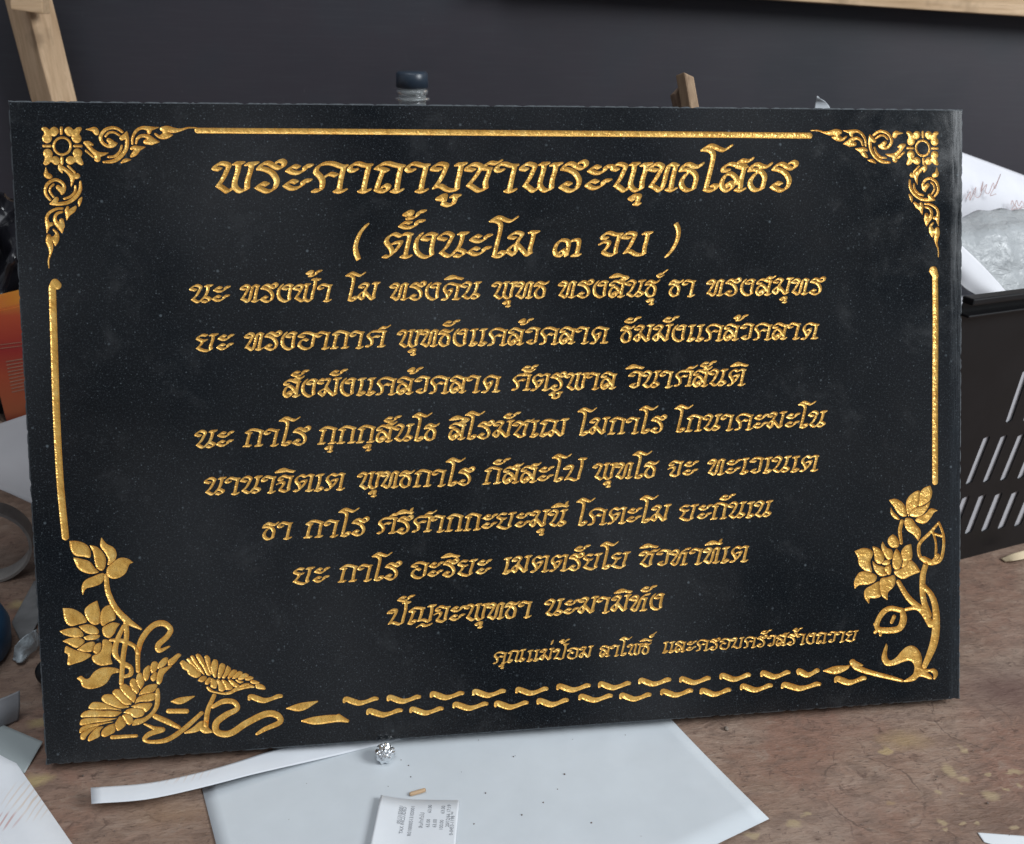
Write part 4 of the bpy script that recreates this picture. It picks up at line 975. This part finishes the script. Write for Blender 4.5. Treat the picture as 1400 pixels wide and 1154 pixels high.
# orange and red pack
t = NT('orange and red printed pack'); g = t.xyz('Generated')
zb = t.math('ADD', g[2], t.math('MULTIPLY', t.noise(t.map(), 30.0, 3.0), 0.08))
col = t.ramp(zb, [(0.16, (0.20, 0.018, 0.014)), (0.26, (0.42, 0.10, 0.03)), (0.48, (0.48, 0.075, 0.022)), (0.66, (0.40, 0.022, 0.016)), (0.88, (0.58, 0.085, 0.025)), (0.98, (0.66, 0.26, 0.035))])
t.set(Base_Color=col, Roughness=0.35)
pk = empty('printed_pack', at_y(-10, 575, 0.30))
inv = np.array(pk.location)
fq = [at_y(-30, 430, .285), at_y(62, 408, .285), at_y(78, 590, .265), at_y(15, 606, .265)]
bq = [p + np.array([0.002, 0.034, 0.006]) for p in fq]
bm = bmesh.new(); vs = [bm.verts.new(p - inv) for p in fq + bq]
for f in ((3, 2, 1, 0), (4, 5, 6, 7), (0, 1, 5, 4), (1, 2, 6, 5), (2, 3, 7, 6), (3, 0, 4, 7)): bm.faces.new([vs[i] for i in f])
bmesh.ops.recalc_face_normals(bm, faces=bm.faces); bmesh.ops.bevel(bm, geom=list(bm.edges), offset=0.0015, segments=2, affect='EDGES')
from_bm('pack_body', bm, t.m, pk)
M_PRINT = plain('brownish print', (0.42, 0.20, 0.13), 0.5, 0.2, 200)
lines = bmesh.new()
pn_ = np.cross(fq[1] - fq[0], fq[3] - fq[0]); pn_ /= np.linalg.norm(pn_)
if pn_[1] > 0: pn_ = -pn_
for i in range(10):
    yv = 492 + i * 4.6; xl = 8 + i * .9
    q = [hit(uu, vv_, fq[0] + pn_ * 0.0004, pn_) - inv for uu, vv_ in ((xl, yv + 2), (40, yv - 3.5), (40, yv - 2.0), (xl, yv + 3.5))]
    lines.faces.new([lines.verts.new(v) for v in q])
for yv in (466, 471):
    q = [hit(uu, vv_, fq[0] + pn_ * 0.0004, pn_) - inv for uu, vv_ in ((0, yv + 5), (40, yv), (40, yv + 1), (0, yv + 6))]
    lines.faces.new([lines.verts.new(v) for v in q])
from_bm('printed_lines', lines, M_PRINT, pk)
tag(pk, 'orange and red printed pack standing left of the plaque', 'pack')
# black plastic bag
rows = []
for j, vv in enumerate((262, 300, 340, 385, 440, 500, 580)):
    rows.append([at_y(uu, vv + 8 * math.sin(uu * .05 + j), 0.40 - 0.05 * math.sin(j * .5) + 0.02 * math.sin(uu * .09 + j * 1.3)) for uu in (-120, -80, -40, -5, 20, 60, 120)])
o = patch('plastic_bag', rows, 0.0005, M_FILM, None, 7, 0.012, 45)
tag(o, 'crumpled shiny black plastic bag behind the orange pack', 'bag')

# ------------------------------------------------------------------ behind the plaque
# water bottle
bt = empty('water_bottle', (0, 0, 0)); bp = at_y(563, 98, 0.46)
bt.location = (bp[0], bp[1], 0)
HB = bp[2]
t = NT('clear bottle plastic'); t.set(Base_Color=(0.78, 0.82, 0.82), Roughness=0.08); t.b.inputs['Transmission Weight'].default_value = 0.85; t.b.inputs['IOR'].default_value = 1.25
k = HB
lathe('bottle_body', [(0.0, 0.001), (0.038, 0.001), (0.042, 0.008), (0.042, k - .115), (0.040, k - .095), (0.028, k - .052), (0.017, k - .036), (0.0128, k - .030), (0.0128, k - .003)], t.m, bt, 40)
lathe('bottle_cap', [(0.0, k), (0.0132, k), (0.0147, k - .0016), (0.0149, k - .0135), (0.0138, k - .0140)] , M_CAP, bt, 48)
lathe('cap_ring', [(0.0135, k - .0156), (0.0146, k - .0158), (0.0146, k - .0195), (0.0132, k - .0198)], t.m, bt, 40)
lathe('neck_flange', [(0.0128, k - .0225), (0.0160, k - .0230), (0.0160, k - .0248), (0.0128, k - .0252)], t.m, bt, 40)
tag(bt, 'clear water bottle with dark blue cap showing above the plaque', 'bottle')
# offcuts propping the plaque
e1 = at_y(933, 104, 0.30); e0 = e1 + np.array([0.032, 0.05, -0.0]) ; e0[2] = 0.004
tb1 = at_y(936, 104, 0.27); bb = at_y(962, 250, 0.25)
dd = (tb1 - bb) / np.linalg.norm(tb1 - bb)
o = beam('wooden_offcut', bb - dd * 0.26, tb1, (1, 0.1, 0), 0.0075, 0.016, M_OFFCUT, None, -0.002, 0.001, 4)
tag(o, 'thin light brown offcut with a slanted top showing above the plaque', 'offcut', 'wood offcuts behind the plaque')
tb2 = at_y(925, 116, 0.285); bb2 = at_y(957, 250, 0.27); dd2 = (tb2 - bb2) / np.linalg.norm(tb2 - bb2)
o = beam('wooden_offcut', bb2 - dd2 * 0.25, tb2, (1, 0.0, 0), 0.011, 0.012, timber('dark offcut wood', (0.12, 0.075, 0.05), (0.25, 0.165, 0.11), 2), None, 0.002, 0.004, 4)
tag(o, 'darker jagged wood offcut just left of the thin pale offcut', 'offcut', 'wood offcuts behind the plaque')
# grey card tip
yy_ = 0.30
o = patch('grey_card', [[at_y(1117, 131, yy_), at_y(1118, 131.5, yy_), at_y(1119, 132, yy_)], [at_y(1112, 160, yy_), at_y(1122, 161, yy_), at_y(1140, 162, yy_)], [at_y(1090, 320, yy_ - .04), at_y(1130, 320, yy_ - .04), at_y(1180, 320, yy_ - .04)]], 0.0008, plain('pale grey card', (0.42, 0.45, 0.48), 0.6, 0.08, 30))
tag(o, 'pale grey pointed card tip showing above the plaque on the right', 'card')

# ------------------------------------------------------------------ behind, right: crate of papers
cr = empty('plastic_crate', (0, 0, 0))
P0 = tz(1316, 764); P1 = tz(1400, 742); fd = (P1 - P0) / np.linalg.norm(P1 - P0)
fn_ = np.array([fd[1], -fd[0], 0.0]); fn_ = fn_ / np.linalg.norm(fn_) * 1.0
fnt_ = fn_ * math.cos(math.radians(5)) - np.array([0, 0, 1]) * math.sin(math.radians(5))     # the wall slopes outwards
upv = np.cross(fd, -fnt_); upv = upv if upv[2] > 0 else -upv
def fc(u, v):
    p = hit(u, v, P0, fnt_) - P0; return (p @ fd, p @ upv)
HT = fc(1316, 410)[1]
def crate_wall(name, s0, s1, flare, slots, org, xd, ud, thick=0.0010):
    c = bpy.data.curves.new(name, 'CURVE'); c.dimensions = '2D'; c.fill_mode = 'BOTH'; c.extrude = thick / 2; c.resolution_u = 3
    def loop(pts):
        s = c.splines.new('POLY'); s.points.add(len(pts) - 1); s.use_cyclic_u = True
        for i, p in enumerate(pts): s.points[i].co = (p[0], p[1], 0, 1)
    loop([(s0, 0), (s1, 0), (s1 + flare, HT), (s0 - flare, HT)])
    for pts in slots: loop(pts)
    o = bpy.data.objects.new('t', c); COL.objects.link(o); bpy.context.view_layer.update()
    me = bpy.data.meshes.new_from_object(o.evaluated_get(bpy.context.evaluated_depsgraph_get())); bpy.data.objects.remove(o)
    nd = np.cross(xd, ud)
    for v in me.vertices: v.co = Vector(org + xd * v.co.x + ud * v.co.y + nd * v.co.z)
    me.materials.clear(); me.materials.append(M_BLACK); me.update()
    return link(bpy.data.objects.new(name, me), cr)
def slot(u0, v0, u1, v1, wpx):
    a = np.array(fc(u0, v0)); b = np.array(fc(u1, v1)); d = b - a; L = np.linalg.norm(d); d /= L
    wv = abs(fc(u0 + wpx, v0)[0] - a[0]) / 2; n = np.array([1.0, 0.0]); r = []
    return [tuple(a - n * wv), tuple(a + n * wv * .5 - d * .002), tuple(a + n * wv), tuple(b + n * wv), tuple(b - n * wv * .3 + d * .002), tuple(b - n * wv)]
sl = []
for i in range(-1, 9): sl.append(slot(1372 + i * 23.5, 597 - i * 1.5, 1348 + i * 23.5, 657 - i * 2.5, 8.5))
for i in range(-2, 9): sl.append(slot(1365 + i * 22.5, 676 - i * 2.2, 1346 + i * 22.5, 724 - i * 3.4, 9.0))
for i in range(0, 8): sl.append(slot(1402 + i * 24, 508 - i * .5, 1379 + i * 24, 575 - i * 1.5, 8.5))
for i in range(-1, 0): sl.append(slot(1402 + i * 24, 560, 1379 + i * 24 + 18, 576, 1.0))
sl = sl[:-1]
S0 = -0.093; S1 = 0.40; DEPTH = 0.26; FL = 0.004
crate_wall('front_wall', S0, S1, FL, sl, P0, fd, upv)
back = P0 - fnt_ * 0 + np.array([-fn_[0], -fn_[1], 0]) * DEPTH
upb = upv - 2 * fn_ * (upv @ fn_)
plain_sl = []
crate_wall('back_wall', S0, S1, FL, [], back, fd, upb)
in_ = -fn_
for s, sg in ((S0, -1), (S1, 1)):
    org = P0 + fd * s; ud = np.array([0, 0, 1.0]) * math.cos(.07) + fd * sg * math.sin(.07); ud /= np.linalg.norm(ud)
    crate_wall('end_wall', 0.003, DEPTH - 0.003, 0.018, [], org, in_, ud)
cor = [P0 + fd * S0, P0 + fd * S1, P0 + fd * S1 + in_ * DEPTH, P0 + fd * S0 + in_ * DEPTH]
slab('crate_floor', [(c[0], c[1]) for c in cor], 0.004, 0.007, M_BLACK, cr)
# the rolled rim: front length with a lip
r0 = P0 + fd * (S0 - FL) + upv * HT; r1 = P0 + fd * (S1 + FL) + upv * HT
beam('rim', r0 + fn_ * .003, r1 + fn_ * .003, fn_, 0.010, 0.005, M_BLACK, cr)
beam('rim', r0 + fn_ * .004 - upv * .011, r1 + fn_ * .004 - upv * .011, fn_, 0.008, 0.0022, M_BLACK, cr)
tag(cr, 'black slotted plastic crate filled with paper and bubble wrap', 'crate')
# white sheets standing inside the crate, seen over the rim and through the slots
IN = in_
def ic(u, v, dep): return hit(u, v, P0 + IN * dep, fn_)
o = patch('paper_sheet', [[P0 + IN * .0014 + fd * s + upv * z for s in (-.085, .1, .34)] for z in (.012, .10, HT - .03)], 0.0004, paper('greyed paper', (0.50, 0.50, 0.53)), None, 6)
tag(o, 'white paper sheet standing inside the crate, seen through its slots', 'paper')
M_PAPER_R = paper('white sheet with red handwriting', (0.72, 0.72, 0.76))
o = patch('paper_sheet', [[ic(1280, 196, .15), ic(1330, 214, .16), ic(1400, 240, .16), ic(1480, 272, .15)], [ic(1280, 222, .125), ic(1330, 240, .13), ic(1400, 265, .13), ic(1480, 296, .125)],
     [ic(1280, 262, .115), ic(1330, 280, .12), ic(1400, 305, .12), ic(1480, 330, .115)], [ic(1280, 330, .12), ic(1330, 340, .125), ic(1400, 360, .125), ic(1480, 380, .12)]], 0.0005, M_PAPER_R, None, 8)
tag(o, 'large curved white sheet with red pencil writing rising from the crate', 'paper')
# red handwriting on it: pencil strokes just proud of the sheet
M_RED = plain('red pencil', (0.50, 0.32, 0.30), 0.8, 0.2, 200)
def scr(hw, pts, dep, w=0.9):
    q = catmull(np.array(pts, float), 5)
    for a, b in zip(q[:-1], q[1:]):
        t_ = (b - a) / (np.linalg.norm(b - a) + 1e-9); n_ = np.array([-t_[1], t_[0]]) * w / 2
        hw.faces.new([hw.verts.new(ic(*c, dep)) for c in (a - n_, b - n_, b + n_, a + n_)])
for word in ([[(1321,272),(1327,262),(1326,274),(1334,256),(1333,268),(1340,268),(1344,248),(1341,262),(1349,252),(1347,262),(1352,264),(1358,250),(1360,258),(1368,238),(1362,252),(1354,267),(1362,265)]],
             [[(1382,280),(1384,274),(1387,281),(1390,274),(1393,282),(1397,275),(1400,283),(1391,285),(1383,287),(1388,281),(1392,288),(1398,281)]]):
    hw = bmesh.new()
    for pts in word: scr(hw, pts, 0.1165)
    from_bm('handwriting', hw, M_RED, o)
# bubble wrap bag
t = NT('bubble wrap'); vv = t.map()
t.set(Base_Color=(0.46, 0.48, 0.49), Roughness=0.24); t.b.inputs['Alpha'].default_value = 0.9
t.bump(t.math('ADD', t.math('MULTIPLY', t.ramp(t.voro(vv, 170.0, rnd=0.5), [(0.05, 1.0), (0.5, 0.0)]), 0.22), t.math('MULTIPLY', t.noise(t.map((1, 1, 1.6), (0.3, 0, 0.4)), 70.0, 5.0, 0.65, 1.2), 1.4)), 0.45, 0.004)
rows = [[ic(1290, 306, .09), ic(1335, 292, .085), ic(1372, 287, .085), ic(1410, 292, .085), ic(1480, 300, .09)], [ic(1285, 330, .055), ic(1335, 320, .05), ic(1375, 316, .048), ic(1420, 320, .05), ic(1490, 330, .055)],
        [ic(1280, 370, .04), ic(1335, 365, .035), ic(1375, 362, .033), ic(1420, 366, .035), ic(1490, 374, .04)], [ic(1280, 425, .03), ic(1335, 425, .026), ic(1385, 427, .018), ic(1425, 432, .024), ic(1490, 436, .03)]]
o = patch('bubble_wrap', rows, 0.002, t.m, None, 8, 0.004, 60)
tag(o, 'translucent bubble wrap bundle lying in the black crate', 'bubble wrap')
# corner of it hanging over the rim
o = patch('plastic_bag', [[ic(1383, 408, .004), ic(1396, 405, .002), ic(1420, 400, .004)], [ic(1390, 422, -.012), ic(1402, 424, -.014), ic(1430, 424, -.012)], [ic(1406, 438, -.015), ic(1415, 440, -.016), ic(1440, 446, -.015)]], 0.0008, plain('pale film', (0.56, 0.60, 0.62), 0.3, 0.08, 60))
tag(o, 'pale plastic film hanging over the crate rim at the right edge', 'plastic film')
# folded paper
fo = empty('folded_paper', tuple(ic(1345, 400, .015)))
iv = np.array(fo.location)
patch('paper_flap', [[ic(1300, 322, .018) - iv, ic(1345, 365, .014) - iv, ic(1388, 413, .010) - iv], [ic(1300, 350, .014) - iv, ic(1338, 385, .010) - iv, ic(1384, 415, .008) - iv], [ic(1300, 376, .016) - iv, ic(1320, 396, .012) - iv, ic(1350, 412, .012) - iv]], 0.0004, paper('folded paper', (0.74, 0.74, 0.77)), fo, 8)
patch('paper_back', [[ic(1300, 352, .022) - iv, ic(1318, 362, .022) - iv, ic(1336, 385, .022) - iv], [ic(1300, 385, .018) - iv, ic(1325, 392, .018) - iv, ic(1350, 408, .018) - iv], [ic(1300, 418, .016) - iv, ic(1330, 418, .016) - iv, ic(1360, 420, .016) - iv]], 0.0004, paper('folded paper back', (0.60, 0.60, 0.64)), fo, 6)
tag(fo, 'folded white paper triangle tucked in the crate beside the plaque', 'paper')
# pale scrap under the crate's front
o = patch('paper_scrap', [[tz(1368, 764, .001), tz(1385, 757, .006), tz(1410, 750, .008)], [tz(1374, 768, .001), tz(1390, 766, .004), tz(1412, 762, .002)]], 0.0006, plain('cream scrap', (0.62, 0.50, 0.33), 0.6, 0.1, 60))
tag(o, 'cream scrap lying on the table in front of the black crate', 'paper')
